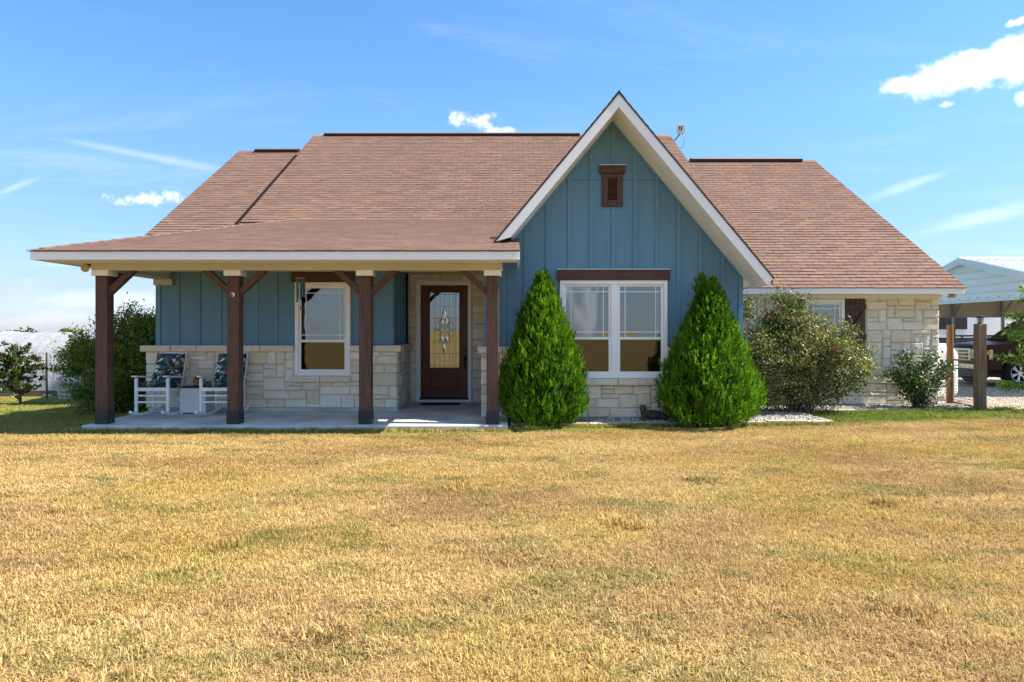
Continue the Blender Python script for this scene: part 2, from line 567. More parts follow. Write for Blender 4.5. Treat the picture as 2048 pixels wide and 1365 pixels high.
def leaf_mat(name, dark, mid, light, rough=0.5, spec=0.35, transl=0.35, tscale=1.0):
    b = NB(name)
    a = b.n('ShaderNodeAttribute', attribute_name='tint')
    col = b.ramp(a.outputs['Fac'], [(0.0, dark), (0.5, mid), (1.0, light)])
    n1 = b.noise(b.coord('Position'), 9 * tscale, 3, 0.5)
    col = b.mix(1.0, col, b.ramp(n1, [(0.3, (0.8, 0.82, 0.8)), (0.7, (1.18, 1.16, 1.1))]), 'MULTIPLY')
    b.set(col, rough, spec)
    tl = b.n('ShaderNodeBsdfTranslucent')
    tc_ = b.mix(1.0, col, (1.35, 1.5, 0.7), 'MULTIPLY')
    b.l(tc_, tl.inputs['Color'])
    mx = b.n('ShaderNodeMixShader')
    mx.inputs[0].default_value = transl
    b.l(b.p.outputs[0], mx.inputs[1]); b.l(tl.outputs[0], mx.inputs[2])
    b.l(mx.outputs[0], b.out.inputs['Surface'])
    return b.m
M['cedar'] = leaf_mat('cedar_foliage', (0.030, 0.078, 0.006), (0.110, 0.245, 0.012), (0.26, 0.45, 0.030), 0.6, 0.2, 0.42)
M['rose_leaf'] = leaf_mat('rose_leaves', (0.055, 0.072, 0.022), (0.140, 0.160, 0.050), (0.40, 0.35, 0.14), 0.40, 0.55, 0.25)
M['rose_small_leaf'] = leaf_mat('small_rose_leaves', (0.034, 0.068, 0.020), (0.075, 0.130, 0.034), (0.19, 0.25, 0.08), 0.36, 0.5, 0.25)
M['bush_leaf'] = leaf_mat('dark_shrub_leaves', (0.050, 0.088, 0.012), (0.130, 0.205, 0.022), (0.33, 0.42, 0.045), 0.45, 0.35, 0.3)
M['lime_leaf'] = leaf_mat('lime_shrub_leaves', (0.10, 0.16, 0.015), (0.22, 0.28, 0.03), (0.38, 0.40, 0.06), 0.5, 0.3, 0.35)
M['magnolia_leaf'] = leaf_mat('magnolia_leaves', (0.09, 0.030, 0.010), (0.035, 0.075, 0.012), (0.075, 0.15, 0.020), 0.3, 0.55, 0.15)
M['peach_leaf'] = leaf_mat('peach_leaves', (0.05, 0.10, 0.015), (0.10, 0.19, 0.03), (0.18, 0.28, 0.05), 0.45, 0.35, 0.4)
M['far_leaf'] = leaf_mat('far_tree_leaves', (0.022, 0.045, 0.012), (0.04, 0.075, 0.018), (0.07, 0.11, 0.028), 0.7, 0.15, 0.2)
M['bark'] = paint('bark', (0.10, 0.075, 0.055), (0.18, 0.14, 0.105), 12, (1, 1, 0.25), 0.95, 0.1, 0.6, 30, 0.01)
M['petal'] = paint('rose_petals', (0.42, 0.035, 0.07), (0.62, 0.24, 0.28), 30, rough=0.6, rnd=0.3)

# ================================================================== GROUND
def sst(t):
    t = max(0.0, min(1.0, t))
    return t * t * (3 - 2 * t)

def gh(x, y):
    z = -0.09
    z -= 0.37 * sst((y - 11.0) / 9.0) * sst((-x - 6.6) / 2.5)
    z -= 0.09 * sst((y - 12.5) / 6.0) * sst((x - 8.2) / 2.0)
    z -= 1.6 * sst((y - 26) / 60.0) + 0.0062 * max(0.0, y - 60)
    z += 0.012 * math.sin(x * 1.7 + y * 0.6) * math.sin(y * 1.3 - x * 0.4) * sst((9.6 - y) / 1.5)
    return z

def axis_pts(c, fine, step, far):
    a = list(np.arange(-fine, fine + 1e-6, step))
    s, x = step, fine
    ext = []
    while x < far:
        s *= 1.45
        x += s
        ext.append(x)
    return [-(e) + c for e in ext[::-1]] + [v + c for v in a] + [e + c for e in ext]

gx = axis_pts(0, 18, 0.6, 4000)
gy = axis_pts(9, 14, 0.5, 4000)
gv = [(x, y, gh(x, y)) for y in gy for x in gx]
nx = len(gx)
gf = [(j * nx + i, j * nx + i + 1, (j + 1) * nx + i + 1, (j + 1) * nx + i) for j in range(len(gy) - 1) for i in range(nx - 1)]

def lawn_color(b, blades):
    """dry lawn colour, the same field for the ground and the blades on it"""
    pos = b.n('ShaderNodeNewGeometry').outputs['Position']
    mp = b.n('ShaderNodeMapping'); b.l(pos, mp.inputs[0])
    mp.inputs['Scale'].default_value = (1, 1, 0)
    flat = mp.outputs[0]
    mp2 = b.n('ShaderNodeMapping'); b.l(pos, mp2.inputs[0])
    mp2.inputs['Scale'].default_value = (0.55, 1.25, 0)
    flat2 = mp2.outputs[0]
    n1 = b.noise(flat2, 0.75, 5, 0.6, 0.4)
    n2 = b.noise(flat, 3.6, 5, 0.65, 0.4)
    n3 = b.noise(flat, 3.2, 3, 0.5)
    sp = b.n('ShaderNodeSeparateXYZ'); b.l(pos, sp.inputs[0])
    X, Y = sp.outputs[0], sp.outputs[1]
    dry = b.ramp(n1, [(0.30, (0.43, 0.275, 0.125)), (0.42, (0.51, 0.345, 0.150)), (0.53, (0.60, 0.430, 0.185)), (0.63, (0.62, 0.465, 0.200)), (0.78, (0.54, 0.400, 0.140))])
    n4 = b.noise(flat2, 1.6, 6, 0.72, 0.6)
    n5 = b.noise(flat, 0.55, 3, 0.5)
    dry = b.mix(b.smooth(n5, 0.46, 0.62, 0, 0.55), dry, (0.52, 0.37, 0.095))
    dry = b.mix(b.smooth(n2, 0.54, 0.76, 0, 0.45), dry, (0.30, 0.185, 0.100))
    olive = b.smooth(n4, 0.45, 0.68)
    if blades:
        tb = b.n('ShaderNodeAttribute', attribute_name='tint').outputs['Fac']
        rb = b.math('FRACT', b.math('MULTIPLY', tb, 13.7))
        olive = b.smooth(b.math('SUBTRACT', olive, b.math('MULTIPLY', rb, 0.9)), 0.0, 0.25)
        olive = b.math('MULTIPLY', olive, 0.80)
    else:
        olive = b.math('MULTIPLY', olive, 0.45)
    dry = b.mix(olive, dry, (0.265, 0.240, 0.070))
    # weedy green spots
    spot = b.math('MULTIPLY', b.smooth(n3, 0.63, 0.74), 0.45)
    # greener strip along the slab, the edging and the bed
    xm = b.math('MAXIMUM', X, 0.0)
    edge = b.math('SUBTRACT', Y, b.math('ADD', 9.25, b.math('MULTIPLY', xm, 0.2)))
    edge = b.math('ADD', edge, b.math('MULTIPLY', b.math('SUBTRACT', n2, 0.5), 0.9))
    gband = b.smooth(edge, 0.0, 0.9)
    right = b.smooth(X, 2.0, 6.0, 0.64, 0.94)
    near = b.smooth(Y, 40, 25)
    gband = b.math('MULTIPLY', b.math('MULTIPLY', gband, right), near)
    g = b.math('MAXIMUM', spot, gband)
    green = b.mix(b.smooth(n1, 0.35, 0.65), (0.150, 0.230, 0.030), (0.250, 0.310, 0.050))
    return b.mix(g, dry, green), n2

b = NB('dry_lawn_soil')
colr, n2 = lawn_color(b, False)
fine = b.noise(b.coord('Position'), 60, 4, 0.7)
colr = b.mix(1.0, colr, b.ramp(fine, [(0.25, (0.36, 0.33, 0.30)), (0.75, (0.85, 0.82, 0.76))]), 'MULTIPLY')
b.bump(fine, 0.8, 0.03)
M['lawn'] = b.set(colr, 1.0, 0.05)

b = NB('grass_blades')
colr, _ = lawn_color(b, True)
at = b.n('ShaderNodeAttribute', attribute_name='tint')
colr = b.mix(1.0, colr, b.ramp(at.outputs['Fac'], [(0.0, (0.48, 0.42, 0.36)), (0.5, (1.0, 1.0, 1.0)), (1.0, (1.45, 1.43, 1.36))]), 'MULTIPLY')
b.set(colr, 0.75, 0.15)
tl = b.n('ShaderNodeBsdfTranslucent'); b.l(colr, tl.inputs['Color'])
mx = b.n('ShaderNodeMixShader'); mx.inputs[0].default_value = 0.3
b.l(b.p.outputs[0], mx.inputs[1]); b.l(tl.outputs[0], mx.inputs[2]); b.l(mx.outputs[0], b.out.inputs['Surface'])
M['blade'] = b.m

ground = mesh_obj('ground', gv, gf, M['lawn'], smooth=True)
tag(ground, 'dry tan lawn and field stretching out around the house', 'lawn', kind='structure')

def gravel_mat(name, stops, scale):
    b = NB(name)
    v = b.coord('Position')
    vo = b.n('ShaderNodeTexVoronoi'); vo.inputs['Scale'].default_value = scale
    b.l(v, vo.inputs['Vector'])
    col = b.ramp(vo.outputs['Color'], stops)
    n = b.noise(v, 1.2, 4, 0.6)
    col = b.mix(1.0, col, b.ramp(n, [(0.3, (0.85, 0.83, 0.8)), (0.7, (1.08, 1.06, 1.03))]), 'MULTIPLY')
    b.bump(vo.outputs['Distance'], 0.8, 0.02)
    return b.set(col, 0.95, 0.1)
M['gravel_drive'] = gravel_mat('drive_gravel', [(0.0, (0.34, 0.27, 0.20)), (0.5, (0.52, 0.43, 0.33)), (1.0, (0.64, 0.56, 0.46))], 26)
M['gravel_bed'] = gravel_mat('bed_gravel', [(0.0, (0.22, 0.20, 0.18)), (0.5, (0.42, 0.40, 0.37)), (1.0, (0.62, 0.60, 0.56))], 45)

def sheet(name, poly_fn, x0, x1, y0, y1, step, dz, m, label, cat):
    xs = list(np.arange(x0, x1 + 1e-6, step)); ys = list(np.arange(y0, y1 + 1e-6, step))
    idx, vs, fs = {}, [], []
    for j in range(len(ys) - 1):
        for i in range(len(xs) - 1):
            if not poly_fn((xs[i] + xs[i + 1]) / 2, (ys[j] + ys[j + 1]) / 2):
                continue
            q = []
            for (a, c) in ((i, j), (i + 1, j), (i + 1, j + 1), (i, j + 1)):
                if (a, c) not in idx:
                    idx[(a, c)] = len(vs)
                    vs.append((xs[a], ys[c], gh(xs[a], ys[c]) + dz))
                q.append(idx[(a, c)])
            fs.append(tuple(q))
    o = mesh_obj(name, vs, fs, m, smooth=True)
    return tag(o, label, cat, kind='structure')

def bed_front(x):
    """front edge (Y) of the gravel beds"""
    if x < 5.02:
        return 10.43 + 0.075 * x
    return 12.12 + 0.17 * (x - 5.1)
sheet('gravel_bed', lambda x, y: y > bed_front(x) + 0.04 and x > -0.05, -0.1, 9.0, 10.4, 13.3, 0.1, 0.052, M['gravel_bed'], 'grey gravel planting bed along the stone base of the house', 'gravel bed')
sheet('gravel_drive', lambda x, y: y > 12.55 - 0.05 * min(2, max(0, x - 10)) and x > 8.3, 8.3, 40, 12.0, 48, 0.25, 0.012, M['gravel_drive'], 'pale gravel drive behind the wire gate and under the truck', 'drive')

# ---- porch slab
slab = MB().box(-6.30, -0.06, 9.98, 13.12, -0.30, 0.0)
o = slab.build('porch_floor', M['concrete'], bevel=0.018, seg=3)
tag(o, 'grey concrete porch slab under the wooden posts', 'porch floor', kind='structure')

# ================================================================== HOUSE
HO = Vector((0.0, 11.0, 0.0))
house = thing('house', 'single storey blue and limestone house with brown shingle roof and front gable', 'house', HO)

def hpart(mb, name, m, parent=None, **kw):
    """mesh given in world coordinates, parented under the house (or one of its parts, all at identity)"""
    if parent is None or parent is house:
        mb.v = [(v[0] - HO.x, v[1] - HO.y, v[2] - HO.z) for v in mb.v]
        return mb.build(name, m, house, **kw)
    mb.v = [(v[0] - HO.x, v[1] - HO.y, v[2] - HO.z) for v in mb.v]
    return mb.build(name, m, parent, **kw)

YP, YG, YW, YD, YR = 10.11, 11.04, 11.72, 13.10, 13.10    # planes: posts, gable, porch wall, door wall, right wing
LEDGE = 1.13
PITCH = 0.618
def zmain(y):
    return 2.19 + PITCH * (y - 12.7)

# window and door openings (x0,x1,z0,z1)
W_G = (0.777, 2.516, 0.615, 2.20)
W_P = (-3.735, -2.785, 0.610, 2.215)
W_R = (5.595, 6.385, 0.68, 1.985)
DOOR = (-1.84, -0.775, 0.0, 2.345)

# ---- walls (backing) ------------------------------------------------
mb = MB()
wall_xz(mb, YG + 0.024, YG + 0.20, -0.44, 3.735, -0.30, LEDGE - 0.02, [W_G])
gbase = hpart(mb, 'stone_wall', M['mortar'])
mb = MB()
wall_xz(mb, YW + 0.024, YW + 0.20, -6.20, -1.99, -0.10, LEDGE - 0.02, [W_P])
pbase = hpart(mb, 'stone_wall', M['mortar'])
mb = MB()
wall_xz(mb, -2.10, -1.987, YW + 0.20, YD + 0.2, -0.10, LEDGE - 0.02, [], axis='x')
rbase = hpart(mb, 'stone_wall', M['mortar'])
mb = MB()
wall_xz(mb, YD + 0.024, YD + 0.20, -1.99, -0.44, -0.10, 2.5, [DOOR])
dbase = hpart(mb, 'stone_wall', M['mortar'])
mb = MB()
wall_xz(mb, YR + 0.024, YR + 0.20, 3.735, 8.16, -0.40, 2.15, [W_R])
wbase = hpart(mb, 'stone_wall', M['mortar'])

# ---- individual stones ---------------------------------------------
rs = random.Random(11)
def ashlar(x0, x1, z0, z1, blocked, rnd, u=0.074, maxw=7):
    """greedy random ashlar: list of rectangles"""
    nxx = max(1, int(round((x1 - x0) / u))); nz = max(1, int(round((z1 - z0) / u)))
    ux, uz = (x1 - x0) / nxx, (z1 - z0) / nz
    used = [[False] * nxx for _ in range(nz)]
    for j in range(nz):
        for i in range(nxx):
            cx, cz = x0 + (i + .5) * ux, z0 + (j + .5) * uz
            if any(a < cx < b_ and c < cz < d for a, b_, c, d in blocked):
                used[j][i] = True
    out = []
    for j in range(nz):
        i = 0
        while i < nxx:
            if used[j][i]:
                i += 1; continue
            h = rnd.choice((2, 2, 2, 3, 3, 1))
            w = rnd.choice((3, 4, 4, 5, 5, 6, maxw)) if h < 3 else rnd.choice((2, 3, 4, 5))
            if h == 1: w = rnd.choice((3, 4, 5))
            h = min(h, nz - j)
            k = 0
            while k < w and i + k < nxx and not used[j][i + k]:
                k += 1
            w = k
            # avoid slivers left over on the right
            rem = 0
            while i + w + rem < nxx and not used[j][i + w + rem] and rem < 2: rem += 1
            if rem == 1: w += 1
            while h > 1 and any(used[j + h - 1][i + q] for q in range(w)): h -= 1
            for a in range(h):
                for q in range(w): used[j + a][i + q] = True
            out.append((x0 + i * ux, x0 + (i + w) * ux, z0 + j * uz, z0 + (j + h) * uz))
            i += w
    return out

def stone_mesh(w, h, d, rnd, gap=0.0035):
    """rough-faced block, local: x across, z up, front towards -y"""
    nx_, nz_ = (4 if w > 0.2 else 3), 3
    xs = [-w / 2 + gap, -w / 2 + gap + 0.02] + [None] * (nx_ - 2) + [w / 2 - gap - 0.02, w / 2 - gap]
    for k in range(nx_ - 2):
        xs[2 + k] = -w / 2 + w * (k + 1) / (nx_ - 1) + rnd.uniform(-.015, .015)
    zs_ = [-h / 2 + gap, -h / 2 + gap + 0.014, rnd.uniform(-.1, .1) * h, h / 2 - gap - 0.014, h / 2 - gap]
    vs = []
    for jz, z in enumerate(zs_):
        for ix, x in enumerate(xs):
            edge = ix in (0, len(xs) - 1) or jz in (0, len(zs_) - 1)
            corner = ix in (0, len(xs) - 1) and jz in (0, len(zs_) - 1)
            y = (d * 0.17 if edge else -rnd.uniform(0.0, 0.012))
            jx = rnd.uniform(-.004, .004); jz2 = rnd.uniform(-.004, .004)
            if corner:
                jx -= math.copysign(rnd.uniform(.001, .007), x); jz2 -= math.copysign(rnd.uniform(.001, .006), z)
            vs.append((x + jx, y, z + jz2))
    n = len(xs)
    fs = [(j * n + i, j * n + i + 1, (j + 1) * n + i + 1, (j + 1) * n + i) for j in range(len(zs_) - 1) for i in range(n - 1)]
    # sides back to the mortar
    ring = [i for i in range(n)] + [j * n + n - 1 for j in range(1, len(zs_))] + [(len(zs_) - 1) * n + i for i in range(n - 2, -1, -1)] + [j * n for j in range(len(zs_) - 2, 0, -1)]
    b0 = len(vs)
    for r_ in ring:
        vs.append((vs[r_][0], d, vs[r_][2]))
    for k in range(len(ring)):
        k2 = (k + 1) % len(ring)
        fs.append((ring[k2], ring[k], b0 + k, b0 + k2))
    return vs, fs

def lay_stones(rects, plane, axis, parent, depth=0.07, name='stone', m='stone', sgn=1):
    for (a, b_, c, d) in rects:
        vs, fs = stone_mesh(b_ - a, d - c, depth, rs)
        o = mesh_obj(name, vs, fs, M[m], parent, smooth=False)
        if axis == 'y':
            o.location = ((a + b_) / 2 - HO.x, plane + rs.uniform(-.008, .006) - HO.y, (c + d) / 2)
        else:   # plane at X = plane, facing sgn*X
            o.rotation_euler = (0, 0, RAD(90) * sgn)
            o.location = (plane + sgn * rs.uniform(-.006, .008) - HO.x, (a + b_) / 2 - HO.y, (c + d) / 2)

SILL_P = (W_P[0] - .03, W_P[1] + .02, W_P[2] - .115, W_P[2] - .005)
SILL_G = (W_G[0] - .03, W_G[1] + .03, W_G[2] - .115, W_G[2] - .005)
grow = lambda r, g=0.0: (r[0] - g, r[1] + g, r[2] - g, r[3] + g)
lay_stones(ashlar(-6.29, -1.965, 0.055, LEDGE - .10, [W_P, SILL_P], rs), YW, 'y', pbase)
lay_stones(ashlar(-0.50, 3.745, -0.02, LEDGE - .10, [W_G, SILL_G], rs), YG, 'y', gbase)
lay_stones(ashlar(YW + .09, YD - .0, 0.055, LEDGE - .10, [], rs), -1.965, 'x', rbase)
lay_stones(ashlar(-1.96, -0.46, 0.03, 2.47, [DOOR], rs), YD, 'y', dbase)
lay_stones(ashlar(3.76, 8.20, -0.03, 2.02, [W_R, (W_R[0] - .40, W_R[0], .66, 2.03), (W_R[1], W_R[1] + .41, .66, 2.03)], rs, u=0.078), YR, 'y', wbase)
# end grain of the right corner and the left end
lay_stones(ashlar(YR + .07, YR + 1.6, -0.03, 2.02, [], rs, u=0.10), 8.195, 'x', wbase)
lay_stones(ashlar(YW + .07, YW + 1.0, 0.0, LEDGE - .10, [], rs, u=0.10), -6.285, 'x', pbase, sgn=-1)

def ledge_run(x0, x1, y, z, pieces, parent, dep=0.16, h=0.105):
    cuts = [x0] + sorted(x0 + (x1 - x0) * ((k + rs.uniform(-.18, .18)) / pieces) for k in range(1, pieces)) + [x1]
    for a, b_ in zip(cuts, cuts[1:]):
        mb = MB().box(a + .003, b_ - .003, y - .05, y + dep, z - h, z)
        mb.v = [(v[0] + rs.uniform(-.002, .002), v[1] + rs.uniform(-.004, .004), v[2] + rs.uniform(-.002, .002)) for v in mb.v]
        hpart(mb, 'ledge_stone', M['ledge'], parent, bevel=0.010)
ledge_run(-6.37, W_P[0] - .01, YW, LEDGE, 5, pbase)
ledge_run(W_P[1] + .01, -1.90, YW, LEDGE, 2, pbase)
ledge_run(-0.555, W_G[0] - .01, YG, LEDGE, 3, gbase)
ledge_run(W_G[1] + .01, 3.80, YG, LEDGE, 3, gbase)
ledge_run(SILL_P[0], SILL_P[1], YW, SILL_P[3], 2, pbase)
ledge_run(SILL_G[0], SILL_G[1], YG, SILL_G[3], 4, gbase)
mb = MB().box(-2.02, -1.90, YW + .165, YD + .02, LEDGE - .105, LEDGE)
hpart(mb, 'ledge_stone', M['ledge'], rbase, bevel=0.010)
# concrete footings seen under the stone
mb = MB().box(-6.24, -1.955, YW + .008, YW + .022, -0.02, 0.052)
hpart(mb, 'foundation', M['concrete'])
mb = MB().box(-0.46, 3.70, YG + .006, YG + .022, -0.30, -0.026)
hpart(mb, 'foundation', M['concrete'])

# ---- board and batten siding ---------------------------------------
mb = MB()
wall_xz(mb, YG + .06, YG + .18, -0.45, 3.745, LEDGE + .001, 2.36, [W_G])
SEAM = 3.83
_hw = lambda z: (4.94 - z) / 2.5 * 2.1
mb.prism([(-0.45, 2.36), (3.745, 2.36), (3.745, 2.44), (1.63 + _hw(SEAM) * 1.007, SEAM), (1.63 - _hw(SEAM) * .99, SEAM), (-0.45, 2.44)], 'y', YG + .06, YG + .18)
mb.prism([(1.63 - _hw(SEAM) * .99, SEAM + .006), (1.63 + _hw(SEAM) * 1.007, SEAM + .006), (1.63, 4.94)], 'y', YG + .06, YG + .17)
mb.box(1.63 - _hw(SEAM) * .97, 1.63 + _hw(SEAM) * .97, YG + .09, YG + .1, SEAM - .05, SEAM + .05)
gsid = hpart(mb, 'siding', M['siding'])
def gable_top(x):
    return 4.97 - 1.2 * abs(x - 1.63) - 0.03
def bat(x, z0, z1, y, parent, w=0.06, t=0.02, m='siding'):
    if z1 - z0 < 0.02: return
    hpart(MB().box(x - w / 2, x + w / 2, y - t, y + .001, z0, z1), 'batten', M[m], parent)
for k in range(-5, 6):
    x = 1.642 + 0.3545 * k
    z0, z1 = LEDGE + .001, min(gable_top(x - .03), gable_top(x + .03))
    if 0.62 < x < 2.68:
        z0 = 2.37
        if abs(k) == 0:
            bat(x, 2.37, 3.39, YG + .06, gsid); bat(x, 4.06, z1, YG + .06, gsid)
            continue
    if -0.42 < x < 3.72:
        bat(x, z0, z1, YG + .06, gsid)
bat(3.715, LEDGE + .001, 2.42, YG + .06, gsid, .075)
bat(-0.415, LEDGE + .001, 2.42, YG + .06, gsid, .075)

mb = MB()
wall_xz(mb, YW + .09, YW + .20, -6.155, -2.04, LEDGE + .001, 2.52, [W_P])
psid = hpart(mb, 'siding', M['siding'])
for x in (-5.78, -5.42, -5.055, -4.69, -4.42, -4.08, -2.42, -2.09):
    bat(x, LEDGE + .001, 2.50, YW + .09, psid)
bat(-6.115, LEDGE + .001, 2.50, YW + .09, psid, .08)
mb = MB()
wall_xz(mb, -2.15, -2.04, YW + .20, YD + .2, LEDGE + .001, 2.52, [], axis='x')
rsid = hpart(mb, 'siding', M['siding'])
for y in (YW + .52, YW + .88, YW + 1.2):
    hpart(MB().box(-2.041, -2.02, y - .03, y + .03, LEDGE + .001, 2.50), 'batten', M['siding'], rsid)
# plain side and rear walls that close the house
for _args in ((-0.45, -0.33, YG + .18, YD + .2, -0.2, 2.6), (-6.20, -6.08, YW + .20, 14.9, -0.6, 2.75), (-7.60, -7.45, 14.90, 24.0, -1.2, 3.2),
              (8.05, 8.16, YR + .20, 24.0, -0.5, 2.2), (3.62, 3.735, YG + .18, YR + .2, -0.3, 2.4)):
    hpart(wall_xz(MB(), *_args, [], axis='x'), 'side_wall', M['siding'])
hpart(wall_xz(MB(), 14.75, 14.90, -7.60, -6.15, -1.0, 3.10), 'side_wall', M['siding'])
hpart(wall_xz(MB(), 24.0, 24.15, -7.6, 8.16, -1.2, 4.2), 'rear_wall', M['siding'])
hpart(MB().prism([(14.90, 3.2), (24.0, 3.2), (19.7, 6.35)], 'x', -7.60, -7.46), 'end_gable', M['siding'])
hpart(MB().prism([(YR + .2, 2.2), (24.0, 2.2), (24, 2.9), (19.0, 5.9)], 'x', 8.05, 8.16), 'end_gable', M['siding'])
# inside: floor, ceiling, partitions
mb = MB().box(-6.05, 8.0, 13.4, 23.9, -0.05, 0.08)
mb.box(-6.05, -2.16, YW + .22, 13.4, -0.05, 0.08).box(-0.32, 3.6, YG + .22, 13.4, -0.05, 0.08)
hpart(mb, 'interior_floor', M['interior'])
mb = MB().box(-6.05, -2.16, YW + .22, 23.9, 2.52, 2.56).box(-0.32, 3.6, YG + .22, 23.9, 2.44, 2.48).box(3.74, 8.0, YR + .22, 23.9, 2.22, 2.26).box(-2.16, -.32, 13.35, 23.9, 2.52, 2.56)
hpart(mb, 'interior_ceiling', M['interior'])
mb = MB().box(-6.05, -2.2, 15.6, 15.7, .08, 2.52).box(-.3, 3.6, 15.2, 15.3, .08, 2.44).box(3.8, 8, 16.0, 16.1, .08, 2.22).box(-2.16, -.32, 17, 17.1, .08, 2.52)
hpart(mb, 'interior_wall', M['interior'])

# ---- windows --------------------------------------------------------
def sash_window(x0, x1, z0, z1, y, mid, parent_name='window', curtain=False, sub=None, wide=0.062):
    """single-hung unit: casing, two sashes, prairie grille in the upper one; y = casing front"""
    root = MB()
    fw = wide
    for a, b_, c, d in ((x0, x0 + fw, z0, z1), (x1 - fw, x1, z0, z1), (x0 + fw, x1 - fw, z1 - fw, z1), (x0 + fw, x1 - fw, z0, z0 + fw)):
        root.box(a, b_, y, y + .12, c, d)
    w = hpart(root, parent_name, M['white'], house, bevel=0.004)
    if sub is None:
        sub = [(x0 + fw, x1 - fw)]
    for a, b_ in sub:
        sf = 0.038
        mbz = MB()
        mbz.box(a, a + sf, y + .035, y + .075, mid + .012, z1 - fw).box(b_ - sf, b_, y + .035, y + .075, mid + .012, z1 - fw)
        mbz.box(a + sf, b_ - sf, y + .035, y + .075, z1 - fw - sf, z1 - fw).box(a, b_, y + .015, y + .078, mid - .03, mid + .012)
        hpart(mbz, 'sash', M['white'], w, bevel=0.003)
        mbz = MB()
        mbz.box(a, a + sf, y + .020, y + .070, z0 + fw, mid - .03).box(b_ - sf, b_, y + .020, y + .070, z0 + fw, mid - .03)
        mbz.box(a + sf, b_ - sf, y + .020, y + .070, z0 + fw, z0 + fw + .045)
        hpart(mbz, 'sash', M['white'], w, bevel=0.003)
        hpart(MB().box(a + sf - .004, b_ - sf + .004, y + .055, y + .061, mid + .008, z1 - fw - sf + .004), 'pane', M['glass'], w)
        hpart(MB().box(a + sf - .004, b_ - sf + .004, y + .048, y + .054, z0 + fw + .04, mid - .026), 'pane', M['glass_screen'], w)
        ga, gb, gc, gd = a + sf, b_ - sf, mid + .012, z1 - fw - sf
        off = 0.082; t = 0.013
        for xx in (ga + off, gb - off):
            hpart(MB().box(xx - t / 2, xx + t / 2, y + .046, y + .054, gc, gd), 'muntin', M['white'], w)
        for zz in (gc + off, gd - off):
            hpart(MB().box(ga, gb, y + .045, y + .053, zz - t / 2, zz + t / 2), 'muntin', M['white'], w)
    return w
wG = sash_window(*W_G, YG + .005, 1.27, sub=[(W_G[0] + .062, 1.604), (1.716, W_G[1] - .062)])
hpart(MB().box(1.604, 1.716, YG + .008, YG + .12, W_G[2] + .062, W_G[3] - .062), 'mullion', M['white'], wG, bevel=.004)
wP = sash_window(*W_P, YW + .015, 1.215)
wR = sash_window(*W_R, YR - .005, 1.30)
# curtain behind the right wing window
cu = MB()
n = 60
xs_ = np.linspace(W_R[0] + .03, W_R[1] - .03, n)
for i in range(n - 1):
    ya, yb = YR + .26 + .02 * math.sin(i * 0.9), YR + .26 + .02 * math.sin((i + 1) * 0.9)
    cu.add([(xs_[i], ya, .75), (xs_[i + 1], yb, .75), (xs_[i + 1], yb, 1.95), (xs_[i], ya, 1.95)], [(0, 1, 2, 3)])
hpart(cu, 'curtain', M['white'], smooth=True)
# brown header boards over the windows
hpart(MB().box(.735, 2.555, YG - .015, YG + .056, 2.203, 2.372), 'header_board', M['brown_h'], bevel=.006)
hpart(MB().box(.735, 2.555, YG - .022, YG + .05, 2.374, 2.384), 'header_flashing', M['trim'])
hpart(MB().box(-3.80, -2.72, YW + .02, YW + .086, 2.218, 2.39), 'header_board', M['brown_h'], bevel=.006)
# board shutters of the right wing window
for x0 in (W_R[0] - .395, W_R[1] + .005):
    s = hpart(MB().box(x0, x0 + .395, YR + .02, YR + .045, .675, 2.0), 'shutter', M['brown'])
    for k in range(4):
        hpart(MB().box(x0 + .004 + k * .098, x0 + .092 + k * .098 + .003, YR + .0, YR + .019, .68, 1.995), 'plank', M['brown'], s, bevel=.004)
    hpart(MB().box(x0, x0 + .395, YR - .022, YR - .001, 1.79, 1.89), 'batten', M['brown_h'], s, bevel=.003)
    hpart(MB().box(x0, x0 + .395, YR - .022, YR - .001, .78, .88), 'batten', M['brown_h'], s, bevel=.003)
    hpart(MB().box(x0, x0 + .395, YR - .022, YR - .001, 1.22, 1.32), 'batten', M['brown_h'], s, bevel=.003)
    for za, zb in ((1.33, 1.78), (.89, 1.21)):
        hpart(MB().beam((x0 + .06, YR - .0115, za + .03), (x0 + .335, YR - .0115, zb - .03), .02, .07, (0, 1, 0)), 'brace', M['brown_h'], s)

# ---- gable vent -----------------------------------------------------
vx, vy = 1.628, YG + .06
v0 = hpart(MB().box(vx - .168, vx - .075, vy - .05, vy, 3.40, 3.93).box(vx + .075, vx + .168, vy - .05, vy, 3.40, 3.93)
           .box(vx - .075, vx + .075, vy - .05, vy, 3.40, 3.505).box(vx - .075, vx + .075, vy - .05, vy, 3.86, 3.93), 'gable_vent', M['brown'], bevel=.006)
hpart(MB().box(vx - .205, vx + .205, vy - .075, vy, 3.935, 4.06), 'header_board', M['brown_h'], v0, bevel=.005)
hpart(MB().box(vx - .21, vx + .21, vy - .08, vy, 4.062, 4.07), 'header_flashing', M['trim'], v0)
hpart(MB().box(vx - .075, vx + .075, vy - .008, vy - .001, 3.505, 3.86), 'backing', M['black'], v0)
for k in range(14):
    z = 3.515 + k * .0247
    hpart(MB().beam((vx - .075, vy - .028, z + .008), (vx + .075, vy - .028, z + .008), .038, .006, (0, .5, 1)), 'slat', M['brown_h'], v0)

